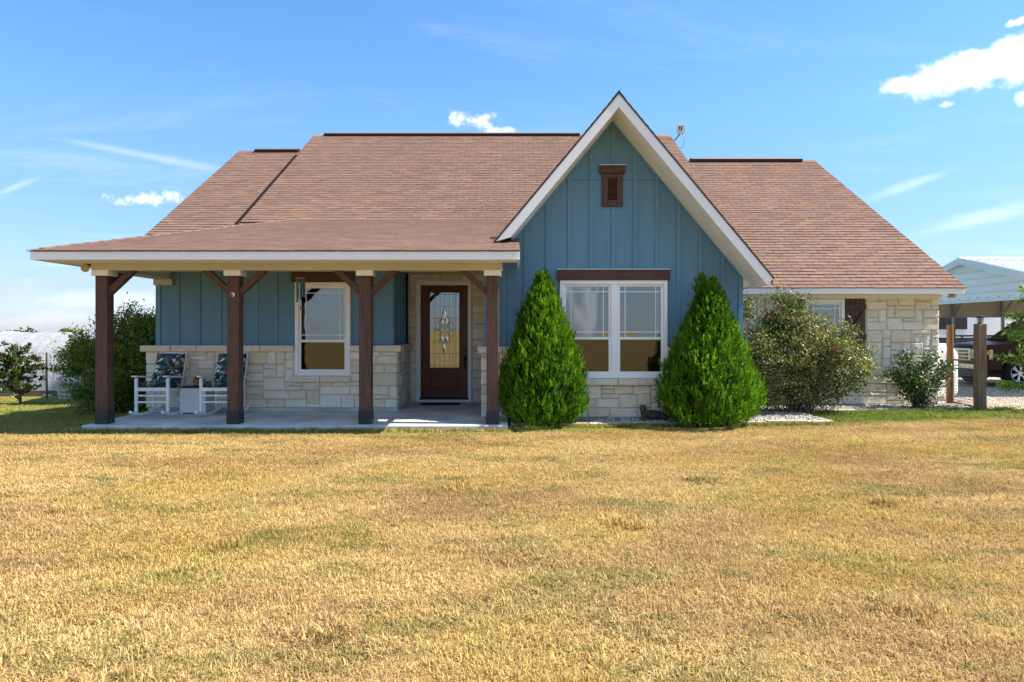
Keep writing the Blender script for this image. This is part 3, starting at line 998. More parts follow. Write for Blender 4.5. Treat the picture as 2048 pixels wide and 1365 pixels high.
# ---- front door -----------------------------------------------------
def wood_dark():
    b = NB('mahogany_door')
    v = b.coord('Object', (9, 9, 0.8))
    n = b.noise(v, 5, 5, 0.6, 0.5)
    col = b.ramp(n, [(0.3, (0.065, 0.016, 0.007)), (0.7, (0.140, 0.040, 0.014))])
    b.bump(n, 0.1, 0.002)
    return b.set(col, 0.38, 0.28)
M['door'] = wood_dark()
fd = MB()
x0, x1, z0, z1 = DOOR
for a, b_, c, d in ((x0, x0 + .088, .03, z1), (x1 - .072, x1, .03, z1), (x0 + .088, x1 - .072, z1 - .09, z1)):
    fd.box(a, b_, YD - .02, YD + .16, c, d)
dfr = hpart(fd, 'door_frame', M['trim'], bevel=.006)
hpart(MB().box(x0, x1, YD - .05, YD + .16, .012, .06), 'threshold', M['trim'], dfr, bevel=.006)
hpart(MB().box(x0 + .07, x1 - .055, YD - .03, YD + .14, .062, .098), 'sill_plate', M['black'], dfr)
L, R_, B_, T_ = x0 + .092, x1 - .076, .10, z1 - .094
GL, GR, GB, GT = L + .165, R_ - .165, .67, 2.12
dm = MB()
dm.box(L, GL, YD + .05, YD + .095, B_, T_).box(GR, R_, YD + .05, YD + .095, B_, T_).box(GL, GR, YD + .05, YD + .095, GT, T_).box(GL, GR, YD + .05, YD + .095, .57, GB)
dm.box(GL, GR, YD + .05, YD + .095, B_, .235).box(GL, GR, YD + .068, YD + .085, .235, .57)
door = hpart(dm, 'door', M['door'], bevel=.004)
# moulding round the glass and the raised lower panel
for (a, b_, c, d) in ((GL - .035, GL, GB - .035, GT + .035), (GR, GR + .035, GB - .035, GT + .035), (GL, GR, GT, GT + .035), (GL, GR, GB - .035, GB)):
    hpart(MB().box(a, b_, YD + .035, YD + .052, c, d), 'moulding', M['door'], door, bevel=.006)
hpart(MB().box(GL + .03, GR - .03, YD + .052, YD + .07, .265, .54), 'raised_panel', M['door'], door, bevel=.016)
hpart(MB().box(GL - .002, GR + .002, YD + .066, YD + .076, GB - .002, GT + .002), 'pane', M['glass_door'], door)
M['came'] = paint('zinc_came', (0.22, 0.22, 0.21), (0.30, 0.30, 0.29), 9, rough=0.5, metal=0.3)
M['bevel'] = glass_mat('clear_bevel_glass', 0.34, (0.55, 0.57, 0.57), 0.002, 14.0)
cm_ = MB()
cw = GR - GL
cy = YD + .062
def hline(z, a=0, b_=1): cm_.box(GL + cw * a, GL + cw * b_, cy, cy + .004, z - .003, z + .003)
def vline(f, za, zb): cm_.box(GL + cw * f - .0025, GL + cw * f + .0025, cy - .001, cy + .003, za, zb)
H = GT - GB
for f in (.13, .19, .81, .87): vline(f, GB, GT)
for f in (.345, .655): vline(f, GB, GT)
vline(.5, GB, GB + .2 * H); vline(.5, GB + .83 * H, GT)
for q in (.19, .345, .655, .82): hline(GB + q * H)
hline(GB + .03 * H); hline(GB + .97 * H)
def arc(cx, cz, rx, rz, a0=0, a1=360, n=20):
    cm_.tube([(GL + cw * .5 + cx + rx * math.cos(RAD(a0 + (a1 - a0) * k / n)), cy + .001, GB + .5 * H + cz + rz * math.sin(RAD(a0 + (a1 - a0) * k / n))) for k in range(n + 1)], .003, 4)
bevs = []
def tear(cx, cz, rx, rz):
    pts = []
    n = 18
    for k in range(n + 1):
        t = math.pi * 2 * k / n
        w = math.sin(t / 2) ** 1.2
        pts.append((GL + cw * .5 + cx + rx * math.sin(t) * w, cy - .003, GB + .5 * H + cz + rz * math.cos(t)))
    cm_.tube(pts, .003, 4)
    c = (GL + cw * .5 + cx, cy - .006, GB + .5 * H + cz)
    ps = pts[:-1]
    bevs.append(MB().add([c] + ps, [(0, i + 1, (i + 1) % len(ps) + 1) for i in range(len(ps))]))
tear(0, .34, .055, .13)
tear(0, -.38, .055, -.115)
for sx in (-1, 1):
    tear(sx * .045, .185, .048, .075); tear(sx * .045, -.185, .048, -.075)
    arc(sx * .07, .20, .062, .055); arc(sx * .12, .075, .058, .07); arc(sx * .12, -.06, .055, .06); arc(sx * .06, -.21, .058, .06)
    arc(sx * .055, .02, .045, .06); arc(sx * .17, .0, .04, .03); arc(sx * .05, .10, .05, .055)
    arc(sx * .05, -.10, .05, .055)
hpart(cm_, 'leaded_came', M['came'], door)
for bv in bevs:
    hpart(bv, 'bevelled_glass', M['bevel'], door)
hx = R_ - .055
M['dark_metal'] = paint('oil_rubbed_bronze', (0.012, 0.010, 0.009), (0.022, 0.018, 0.016), 9, rough=0.35, spec=0.5, metal=0.7)
hpart(MB().tube([(hx, YD + .05, 1.02), (hx, YD + .01, 1.02)], .033, 14), 'deadbolt', M['dark_metal'], door, smooth=False)
hb = MB().box(hx - .03, hx + .03, YD + .03, YD + .051, .80, .92)
hb.tube([(hx, YD + .035, .90), (hx, YD - .02, .895), (hx, YD - .035, .85), (hx, YD - .035, .70), (hx, YD - .02, .655), (hx, YD + .05, .65)], .012, 8)
hpart(hb, 'handle', M['dark_metal'], door)

# ---- porch posts, beam, braces -------------------------------------
PX = (-6.085, -4.133, -2.180, -0.290)
BEAM_Z = 2.278
for i, px in enumerate(PX):
    pst = hpart(MB().box(px - .089, px + .089, YP, YP + .178, .006, 2.205), 'porch_post', M['brown'], bevel=.008)
    hpart(MB().box(px - .125, px + .125, YP - .036, YP + .214, 2.2, BEAM_Z + .004), 'post_cap', M['trim'], pst, bevel=.004)
    bs = hpart(MB().box(px - .096, px + .096, YP - .007, YP + .185, .003, .20), 'post_base', M['black'], pst, bevel=.003)
    for q in (-.045, .045):
        hpart(MB().tube([(px + q, YP - .007, .085), (px + q, YP - .022, .085)], .014, 6), 'bolt', M['bolt'], bs)
    for q in (.05, .13):
        for sx in (-1, 1):
            hpart(MB().tube([(px + sx * .096, YP + q, .085), (px + sx * .111, YP + q, .085)], .014, 6), 'bolt', M['bolt'], bs)
    dirs = [(1, 0)] if i == 0 else [(-1, 0)] if i == 3 else [(1, 0), (-1, 0)]
    for sx, _ in dirs:
        # diagonal brace with plumb and level cuts
        t = .125
        pl = [(px + sx * .088, 1.905), (px + sx * .088, 1.905 + t), (px + sx * (.088 + .325 - .0), BEAM_Z + .001), (px + sx * (.088 + .325 + t), BEAM_Z + .001)]
        pl = [(px + sx * .088, 1.905), (px + sx * (.088 + .40), BEAM_Z + .002), (px + sx * (.088 + .272), BEAM_Z + .002), (px + sx * .088, 1.905 + t)]
        if sx < 0: pl = pl[::-1]
        hpart(MB().prism(pl, 'y', YP + .035, YP + .14), 'brace', M['brown'], pst, bevel=.004)
    if i == 0:
        pl = [(YP + .178, 1.905), (YP + .178 + .40, BEAM_Z + .002), (YP + .178 + .272, BEAM_Z + .002), (YP + .178, 1.905 + .125)]
        hpart(MB().prism(pl, 'x', px - .05, px + .05), 'brace', M['brown'], pst, bevel=.004)
bm = MB().box(-6.215, -0.145, YP - .03, YP + .205, BEAM_Z, 2.47)
hpart(bm, 'porch_beam', M['beam'], bevel=.003)
hpart(MB().box(-6.213, -5.90, YP + .207, YW + .085, BEAM_Z - .002, 2.468), 'porch_beam', M['beam'], bevel=.003)
hpart(MB().box(-6.17, -5.85, YW + .02, YW + .088, 2.17, BEAM_Z - .005), 'beam_block', M['beam'])
# thin drip line / joints on the beam and fascia
hpart(MB().box(-6.20, -0.45, YP + .21, YW + .09, 2.482, 2.50).box(-2.03, -0.45, YW + .09, YD + .05, 2.482, 2.50), 'porch_ceiling', M['ceiling'])
hpart(MB().box(-6.70, .085, 9.545, YP - .032, 2.392, 2.402).box(-6.70, -6.217, YP - .032, 15.0, 2.392, 2.402), 'soffit', M['trim'])
hpart(MB().box(-6.72, .108, 9.52, 9.543, 2.378, 2.492).box(.086, .108, 9.545, YG - .0, 2.378, 2.49).box(-6.72, -6.70, 9.545, 15.0, 2.378, 2.49), 'fascia', M['trim'], bevel=.002)

# ---- roofs ----------------------------------------------------------
def gz(x):
    return 5.03 - 1.2 * abs(x - 1.63)
YRW, YMR, YLW = 19.05, 21.2, 19.8         # ridges: right wing, main, left wing
SL = 0.235
def zporch(y):
    return 2.505 + SL * (y - 9.5)
HIPK = 1.86 / 5.95
d_ = 0.02
mb = MB()
mb.prism([(12.72, zmain(12.72) - d_), (YRW, zmain(YRW) - d_), (24.3, zmain(YRW) - PITCH * (24.3 - YRW)), (24.3, zmain(YRW) - PITCH * (24.3 - YRW) - .16), (YRW, zmain(YRW) - .18), (12.72, zmain(12.72) - .12)], 'x', 3.2, 8.43)
roof = hpart(mb, 'roof', M['deck'])
mb = MB()
mb.prism([(14.9, zmain(14.9) - d_), (YMR, zmain(YMR) - d_), (24.3, zmain(YMR) - .75 * (24.3 - YMR)), (24.3, zmain(YMR) - .75 * (24.3 - YMR) - .16), (YMR, zmain(YMR) - .18), (14.9, zmain(14.9) - .18)], 'x', -6.13, 3.2)
mb.prism([(YRW - .5, zmain(YRW - .5) - d_ - .001), (YMR, zmain(YMR) - d_ - .001), (24.3, zmain(YMR) - .75 * (24.3 - YMR)), (24.3, 3.3), (YRW - .5, zmain(YRW - .5) - .3)], 'x', 3.2, 4.89)
roof_m = hpart(mb, 'roof', M['deck'])
mb = MB()
LZ = 0.0
mb.prism([(14.2, zmain(14.2) - d_ - LZ), (YLW, zmain(YLW) - d_ - LZ), (24.3, zmain(YLW) - .8 * (24.3 - YLW)), (24.3, zmain(YLW) - .8 * (24.3 - YLW) - .16), (YLW, zmain(YLW) - .25), (14.2, zmain(14.2) - .2)], 'x', -7.90, -6.12)
roof_l = hpart(mb, 'roof', M['deck'])
# porch roof: front slope, left hip slope
mb = MB()
e0, e1 = (-6.76, 9.51), (-6.76 + 1.86, 15.46)
top = [(-6.735, 9.545, zporch(9.545) - .012), (.085, 9.545, zporch(9.545) - .012), (.085, 11.09, zporch(11.09) - .012), (-.40, 11.091, zporch(11.091) - .012), (-.40, 11.25, zporch(11.25) - .012), (.55, 11.25, zporch(11.25) - .012), (.55, 15.46, zporch(15.46) - .012), (e1[0], 15.46, zporch(15.46) - .012)]
mb.add(top + [(x, y, z - .05) for x, y, z in top], [tuple(range(8)), tuple(range(15, 7, -1))] + [(i, i + 8, (i + 1) % 8 + 8, (i + 1) % 8) for i in range(8)])
mb.add([(-6.76, 9.51, zporch(9.51) - .013), (e1[0], 15.46, zporch(15.46) - .013), (-6.76, 15.46, zporch(9.51) - .013)], [(0, 1, 2)])
roof_p = hpart(mb, 'porch_roof', M['deck'])
# gable roof
mb = MB()
for sx, xe in ((1, 3.98), (-1, -.25)):
    ze = gz(xe)
    yi = lambda z: 12.7 + (z - 2.19) / PITCH + .15
    t = [(xe, 10.415, ze - d_), (xe, max(11.2, yi(ze)), ze - d_), (1.63, yi(5.03), 5.03 - d_), (1.63, 10.415, 5.03 - d_)]
    bt = [(x, y, z - .10) for x, y, z in t]
    f = [(0, 1, 2, 3), (7, 6, 5, 4), (0, 4, 5, 1), (0, 3, 7, 4)]
    if sx < 0: f = [q[::-1] for q in f]
    mb.add(t + bt, f)
roof_g = hpart(mb, 'gable_roof', M['deck'])

# shingles: every tab is a wedge of its own
class Shingles:
    def __init__(s): s.v, s.f3, s.f4, s.t = [], [], [], []
FIELD = {}
rsh = random.Random(5)
E, TW, TH = 0.136, 0.305, 0.011
TAB_ONE = None
tab_count = 0
def tab_geo(w, th=None, dn=-.004):
    g = .004
    th = th or TH
    return ([(g, 0, dn), (w - g, 0, dn), (w - g, 0, th), (g, 0, th), (w - g, E + .03, .002), (g, E + .03, .002)],
            [(3, 2, 4, 5), (0, 1, 2, 3)], [(0, 3, 5), (1, 4, 2)])
tv, tq, tt = tab_geo(TW)
tab_me = bpy.data.meshes.new('shingle')
tab_me.from_pydata(tv, [], tq + tt); tab_me.materials.append(M['shingle_one']); tab_me.update()
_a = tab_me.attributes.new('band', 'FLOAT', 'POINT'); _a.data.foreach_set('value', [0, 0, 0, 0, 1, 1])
THIN = False

tab_thin = bpy.data.meshes.new('shingle')
_tv = tab_geo(TW, .006, -.001)
tab_thin.from_pydata(_tv[0], [], _tv[1] + _tv[2]); tab_thin.materials.append(M['shingle_one']); tab_thin.update()
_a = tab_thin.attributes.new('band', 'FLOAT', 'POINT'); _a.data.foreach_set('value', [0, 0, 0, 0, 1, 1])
def lay_shingles(O, U, Vd, vmax, limits, parent, single=None, field='a', thin=False):
    global tab_count
    O, U, Vd = Vector(O), Vector(U).normalized(), Vector(Vd).normalized()
    N = U.cross(Vd)
    fl = FIELD.setdefault(field, ([], [], [], parent))
    k = 0
    while k * E < vmax - E * .75:
        v = k * E
        for (ua, ub) in limits(v + E * .5):
            if ub - ua < .02: continue
            off = (TW / 2 if k % 2 else 0) + (k % 5) * .012
            i0 = math.floor((ua - off) / TW)
            u = off + i0 * TW
            while u < ub:
                a, c = max(u, ua), min(u + TW, ub)
                if c - a > .015:
                    dv = rsh.uniform(-.004, .004)
                    full = (c - a) > TW - 1e-4
                    if full and single and tab_count < 298 and single(k, a):
                        o = bpy.data.objects.new('shingle', tab_thin if thin else tab_me)
                        mt = Matrix((U, Vd, N)).transposed().to_4x4()
                        mt.translation = O + U * a + Vd * (v + dv) - HO
                        COL.objects.link(o)
                        o.parent = parent
                        o.matrix_local = mt
                        tab_count += 1
                    else:
                        vs, q, t3 = tab_geo(c - a, .006, -.001) if thin else tab_geo(c - a)
                        b0 = len(fl[0])
                        for (x, y, z) in vs:
                            p = O + U * (a + x) + Vd * (v + dv + y) + N * z - HO
                            fl[0].append((p.x, p.y, p.z))
                        fl[1].extend([tuple(i + b0 for i in f) for f in q + t3])
                        r = rsh.random()
                        fl[2].extend([r] * 6)
                u += TW
        k += 1

ct = 1 / math.sqrt(1 + PITCH ** 2); stt = PITCH * ct
def lim_main(v):
    y = 12.68 + v * ct
    z = zmain(y)
    if y > YMR: return []
    xr = 8.45 if y < YRW - .03 else 4.91
    hw = (5.03 - z) / 1.2 - .28
    if y < 15.30:
        return [(max(1.63 + hw, 3.0), xr)]
    if hw > 0:
        return [(-6.15, 1.63 - hw), (1.63 + hw, xr)]
    return [(-6.15, xr)]
lay_shingles((0, 12.68, zmain(12.68)), (1, 0, 0), (0, ct, stt), (YMR - 12.68) / ct - .02, lim_main, roof, lambda k, a: k < 12 and a > 3.6, 'main')
lay_shingles((0, 14.18, zmain(14.18) - LZ), (1, 0, 0), (0, ct, stt), (YLW - 14.18) / ct - .02, lambda v: [(-7.92, -6.10)], roof_l, None, 'left')
cp = 1 / math.sqrt(1 + SL ** 2); sp_ = SL * cp
def lim_porch(v):
    y = 9.49 + v * cp
    z = zporch(y)
    xl = -6.78 + (y - 9.49) * HIPK
    xr = .115 if y < YG - .08 else (-.36 if y < 11.3 else 1.63 - (5.03 - z) / 1.2 + .2)
    return [(xl, xr)]
lay_shingles((0, 9.49, zporch(9.49)), (1, 0, 0), (0, cp, sp_), (15.52 - 9.49) / cp, lim_porch, roof_p, lambda k, a: k < 7, 'porch', True)
# left hip slope
hs_ = (zporch(15.46) - zporch(9.51)) / 1.86
ch = 1 / math.sqrt(1 + hs_ ** 2); sh = hs_ * ch
lay_shingles((-6.78, 9.49, zporch(9.49)), (0, -1, 0), (ch, 0, sh), 1.86 / ch, lambda v: [(-(15.5 - 9.49), -((v + .115) * ch) / HIPK)], roof_p, None, 'hip', True)
# gable slopes
cg = 1 / math.sqrt(1 + 1.44); sg = 1.2 * cg
def yint(z): return 12.7 + (z - 2.19) / PITCH + .1
lay_shingles((4.0, 0, gz(4.0)), (0, 1, 0), (-cg, 0, sg), 2.37 / cg, lambda v: [(10.395, yint(gz(4.0) + v * sg))], roof_g, None, 'gr')
lay_shingles((-.27, 0, gz(-.27)), (0, -1, 0), (cg, 0, sg), 1.9 / cg, lambda v: [(-yint(gz(-.27) + v * sg), -10.395)], roof_g, None, 'gl')
for nm, (vs, fs, ts, par) in FIELD.items():
    o = mesh_obj('shingles', vs, fs, M['shingle'], par, tint=ts)
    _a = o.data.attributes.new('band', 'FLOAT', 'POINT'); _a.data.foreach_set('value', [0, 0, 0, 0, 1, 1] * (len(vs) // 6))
    o['kind'] = 'stuff'

# dark flashing where the left wing meets the main slope
fl_ = MB()
ya_, yb_ = 15.2, 19.45
fl_.add([(-6.185, ya_, zmain(ya_) - .01), (-6.105, ya_, zmain(ya_) - .01), (-6.105, yb_, zmain(yb_) - .01), (-6.185, yb_, zmain(yb_) - .01),
         (-6.185, ya_, zmain(ya_) + .022), (-6.105, ya_, zmain(ya_) + .022), (-6.105, yb_, zmain(yb_) + .022), (-6.185, yb_, zmain(yb_) + .022)],
        [(4, 5, 6, 7), (0, 1, 5, 4), (1, 2, 6, 5), (2, 3, 7, 6), (3, 0, 4, 7)])
hpart(fl_, 'flashing', M['flashing'], roof_l)
# hip cap shingles along the porch hip
nh = 26
for k in range(1, nh):
    t0, t1 = k / nh, (k + 1.12) / nh
    pa = Vector((-6.79 + 1.86 * t0, 9.48 + 5.98 * t0, zporch(9.48 + 5.98 * t0) + .016))
    pb = Vector((-6.79 + 1.86 * t1, 9.48 + 5.98 * t1, zporch(9.48 + 5.98 * t1) + .010))
    dxy = Vector((HIPK, 1, 0)).normalized(); nr = Vector((dxy.y, -dxy.x, 0))
    vs = [pa, pa + nr * .12 + Vector((0, 0, -.020)), pb + nr * .12 + Vector((0, 0, -.020)), pb, pa - nr * .07 + Vector((0, 0, -.05)), pb - nr * .07 + Vector((0, 0, -.05))]
    mbx = MB().add(vs, [(0, 1, 2, 3), (4, 0, 3, 5)])
    hpart(mbx, 'hip_cap', M['shingle_one'], roof_p)
# ridge caps / vents
def ridge(x0, x1, y, z, vx0, vx1, parent):
    hpart(MB().prism([(y - .14, z - .075), (y, z + .016), (y + .14, z - .075)], 'x', x0, x1), 'ridge_cap', M['shingle_one'], parent)
    hpart(MB().prism([(y - .15, z - .05), (y - .15, z + .012), (y, z + .075), (y + .15, z + .012), (y + .15, z - .05)], 'x', vx0, vx1), 'ridge_vent', M['ridge'], parent)
    hpart(MB().prism([(y - .155, z + .016), (y, z + .082), (y + .155, z + .016), (y, z + .077)], 'x', vx0, vx1), 'ridge_cap', M['shingle_one'], parent)
ridge(-6.14, 4.90, YMR, zmain(YMR), -5.80, 2.1, roof_m)
ridge(-7.92, -6.2, YLW, zmain(YLW) - LZ, -7.42, -6.16, roof_l)
ridge(4.95, 8.45, YRW, zmain(YRW), 4.97, 8.05, roof)
mb = MB()
for k in range(40):
    y0, y1 = 10.40 + k * .175, 10.40 + k * .175 + .19
    mb.add([(1.63, y0, 5.052), (1.63, y1, 5.044), (1.74, y1, 4.912), (1.74, y0, 4.920), (1.52, y0, 4.920), (1.52, y1, 4.912)], [(0, 3, 2, 1), (0, 1, 5, 4)])
hpart(mb, 'ridge_cap', M['shingle_one'], roof_g)

# trim: right wing fascia, soffit, frieze
hpart(MB().box(3.77, 8.43, 12.70, 12.722, 2.065, 2.175).box(8.41, 8.432, 12.724, 13.3, 2.065, 2.18), 'fascia', M['trim'], bevel=.002)
hpart(MB().box(3.76, 8.41, 12.724, YR + .08, 2.072, 2.082), 'soffit', M['trim'])
hpart(MB().box(3.76, 8.235, YR - .01, YR + .05, 2.0, 2.071), 'frieze_board', M['trim'])
hpart(MB().prism([(12.9, zmain(12.9) - .16), (12.9, zmain(12.9) - .03), (YRW, zmain(YRW) - .04), (YRW, zmain(YRW) - .20)], 'x', 8.40, 8.42), 'rake_board', M['trim'])
# gable rake boards and soffits
ap_o, ap_i = 5.03 - .025, 5.03 - .025 - .215
hpart(MB().prism([(1.63, ap_o), (1.63, ap_i), (3.885, ap_i - 1.2 * 2.255), (3.985, ap_o - 1.2 * 2.355)], 'y', 10.398, 10.424), 'rake_board', M['trim'], bevel=.002)
xl = -.255
hpart(MB().prism([(1.629, ap_o), (xl, ap_o - 1.2 * (1.63 - xl)), (-.02, ap_i - 1.2 * 1.65), (1.629, ap_i)], 'y', 10.398, 10.424), 'rake_board', M['trim'], bevel=.002)
hpart(MB().prism([(1.63, ap_o + .022), (1.63, ap_o - .01), (3.99, ap_o - .01 - 1.2 * 2.36), (3.99, ap_o + .022 - 1.2 * 2.36)], 'y', 10.385, 10.397), 'drip_edge', M['black'])
hpart(MB().prism([(1.629, ap_o + .022), (xl, ap_o + .022 - 1.2 * (1.63 - xl)), (xl, ap_o - .01 - 1.2 * (1.63 - xl)), (1.629, ap_o - .01)], 'y', 10.385, 10.397), 'drip_edge', M['black'])
hpart(MB().prism([(1.63, ap_i + .02), (1.63, ap_i), (3.89, ap_i - 1.2 * 2.26), (3.89, ap_i + .02 - 1.2 * 2.26)], 'y', 10.426, YG + .07), 'soffit', M['trim'])
hpart(MB().prism([(1.629, ap_i + .02), (-.01, ap_i + .02 - 1.2 * 1.64), (-.01, ap_i - 1.2 * 1.64), (1.629, ap_i)], 'y', 10.426, YG + .07), 'soffit', M['trim'])
hpart(MB().box(3.90, 3.965, 10.426, 12.62, 2.085, 2.15).box(3.75, 3.899, YG + .07, 12.62, 2.10, 2.115), 'fascia', M['trim'])
hpart(MB().box(3.747, 3.895, YG + .045, YG + .069, 2.117, 2.40), 'eave_return', M['trim'])
# gable roof wall frieze above siding
for sx in (1, -1):
    a = 1.63 + sx * .001; b_ = 3.745 if sx > 0 else -.3
    pl = [(a, ap_i - .001), (b_, ap_i - 1.2 * abs(b_ - 1.63) - .001), (b_, ap_i - 1.2 * abs(b_ - 1.63) - .05), (a, ap_i - .05)]
    hpart(MB().prism(pl if sx < 0 else pl[::-1], 'y', YG + .03, YG + .058), 'frieze_board', M['siding'])

# ================================================================== things fixed to the house
def lamp_fix(loc, label):
    t = thing('eave_lamp', label, 'lamp', loc, 0, 'lamps under the eaves')
    MB().lathe([(.055, 0), (.058, -.012), (.02, -.02)], n=14).build('mount', M['dark_metal'], t)
    return t
M['lamp_glass'] = paint('amber_lamp_glass', (0.45, 0.33, 0.17), (0.55, 0.42, 0.25), 20, rough=0.4)
t = lamp_fix((8.30, 12.88, 2.071), 'small brown lamp under the eave of the stone wing at the corner')
MB().lathe([(.05, -.02), (.085, -.025), (.085, -.033), (.075, -.036), (.068, -.065), (.03, -.075)], n=16).build('shade', M['lamp_glass'], t, smooth=False)
t = lamp_fix((-6.42, 10.35, 2.391), 'small tan floodlight under the porch eave beside the first post')
MB().tube([(0, 0, -.02), (-.02, -.03, -.05), (.03, -.13, -.07)], [.03, .045, .06], 12).build('shade', M['lamp_glass'], t)

t = thing('antenna', 'small pale square panel antenna on an arm above the roof ridge', 'antenna', (4.93, 20.75, 7.16))
MB().beam((.20, .0, .20), (.24, -.0, .47), .03, .25, (0, 1, 0)) if False else None
pn = MB()
pn.prism([(-.125, -.14), (.135, -.12), (.12, .15), (-.13, .13)], 'y', -.05, -.02)
pn.v = [(v[0] + .20, v[1], v[2] + .32) for v in pn.v]
M['antenna'] = paint('pale_plastic', (0.50, 0.49, 0.47), (0.60, 0.59, 0.57), 8, rough=0.5)
pno = pn.build('panel', M['antenna'], t, bevel=.006)
for k, (ax, az, w, h) in enumerate(((.15, .36, .03, .11), (.215, .35, .035, .13))):
    MB().box(ax - w / 2, ax + w / 2, -.056, -.051, az - h / 2, az + h / 2).build('marking', M['dark_metal'], pno)
MB().tube([(-.02, .0, -.06), (.06, .0, .05), (.13, -.01, .14), (.16, -.015, .20)], .017, 8).build('arm', M['black'], t)
MB().tube([(.12, -.01, .13), (.20, 0, .15), (.29, 0, .06), (.30, 0, -.06), (.26, 0, -.18), (.19, .02, -.26)], .006, 5).build('cable', M['black'], t)
MB().box(.22, .25, -.045, -.02, .16, .19).build('connector', M['black'], t)

t = thing('porch_camera', 'small round white device with a dark centre on the second porch post', 'camera', (-4.133, YP - .001, 1.92))
MB().tube([(0, 0, 0), (0, -.018, 0)], .031, 16).build('housing', M['white'], t)
MB().box(-.022, .004, -.026, -.0185, -.022, .016).build('lens', M['black'], t)

t = thing('wind_chime', 'dark green tube wind chime hanging before the porch window', 'wind chime', (-3.165, 10.22, BEAM_Z))
M['chime'] = paint('green_chime_tubes', (0.03, 0.085, 0.085), (0.05, 0.12, 0.115), 12, rough=0.35, metal=0.5)
M['chime_wood'] = paint('chime_wood', (0.22, 0.11, 0.06), (0.30, 0.16, 0.09), 12, rough=0.6)
MB().tube([(0, 0, 0), (0, 0, -.10)], .003, 5).build('cord', M['black'], t)
MB().lathe([(.075, -.118), (.078, -.112), (.075, -.10)], n=16).build('top_disc', M['chime_wood'], t)
for k in range(5):
    a = 2 * math.pi * k / 5 + .5
    ln = (.26, .30, .33, .28, .24)[k]
    x, y = .055 * math.cos(a), .055 * math.sin(a)
    MB().tube([(x, y, -.135), (x, y, -.135 - ln)], .0135, 10).build('chime_tube', M['chime'], t)
    MB().tube([(x, y, -.118), (x, y, -.135)], .002, 4).build('cord', M['black'], t)
MB().tube([(0, 0, -.118), (0, 0, -.56)], .002, 4).build('cord', M['black'], t)
MB().lathe([(.03, -.29), (.032, -.285), (.03, -.275)], n=12).build('striker', M['chime_wood'], t)
MB().box(-.004, .004, -.012, .012, -.585, -.52).build('wind_catcher', M['chime_wood'], t)

# ceiling lamp inside the gable room
t = thing('ceiling_lamp', 'lit white dome lamp on the ceiling inside the gable window', 'lamp', (1.30, 13.1, 2.438))
MB().lathe([(.06, 0), (.15, -.02), (.16, -.03)], n=20).build('base', M['trim'], t)
b = NB('lit_lamp_glass'); b.set((0.8, 0.75, 0.65), 0.4)
b.p.inputs['Emission Color'].default_value = (1.0, 0.78, 0.5, 1); b.p.inputs['Emission Strength'].default_value = 2.2
MB().lathe([(.16, -.03), (.15, -.06), (.11, -.09), (.05, -.105), (.01, -.108)], n=20).build('shade', b.m, t, smooth=True)

# doormat
M['mat'] = paint('brown_coir', (0.060, 0.035, 0.025), (0.10, 0.06, 0.04), 60, rough=1.0, spec=0.05, bump=.8, bscale=200, bdist=.01)
o = MB().box(-1.70, -.98, 12.62, 12.98, .002, .018).build('doormat', M['mat'], bevel=.006)
tag(o, 'thin dark brown doormat on the porch before the front door', 'doormat')

# ================================================================== porch furniture
M['fabric'] = None
b = NB('leaf_print_fabric')
v = b.coord('Object')
vo = b.n('ShaderNodeTexVoronoi'); vo.inputs['Scale'].default_value = 19
nzv = b.n('ShaderNodeTexNoise'); nzv.inputs['Scale'].default_value = 9; nzv.inputs['Detail'].default_value = 3
b.l(v, nzv.inputs['Vector'])
mxv = b.n('ShaderNodeMix', data_type='RGBA', blend_type='LINEAR_LIGHT'); mxv.inputs[0].default_value = .10
b.l(v, mxv.inputs[6]); b.l(nzv.outputs[1], mxv.inputs[7]); b.l(mxv.outputs[2], vo.inputs['Vector'])
sc = b.n('ShaderNodeSeparateColor'); b.l(vo.outputs['Color'], sc.inputs[0])
colr = b.ramp(sc.outputs[0], [(0.0, (0.012, 0.024, 0.028)), (0.22, (0.030, 0.075, 0.075)), (0.36, (0.012, 0.022, 0.030)), (0.50, (0.055, 0.13, 0.125)), (0.64, (0.30, 0.24, 0.17)), (0.74, (0.02, 0.045, 0.05)), (0.86, (0.21, 0.075, 0.045)), (0.95, (0.55, 0.53, 0.48))], 'CONSTANT')
wv = b.n('ShaderNodeTexWave'); wv.inputs['Scale'].default_value = 34; wv.inputs['Distortion'].default_value = 14
b.l(v, wv.inputs['Vector'])
colr = b.mix(1.0, colr, b.ramp(wv.outputs['Fac'], [(0.2, (0.9, 0.9, 0.93)), (0.7, (1.9, 1.9, 1.85))]), 'MULTIPLY')
M['fabric'] = b.set(colr, 0.9, 0.1)

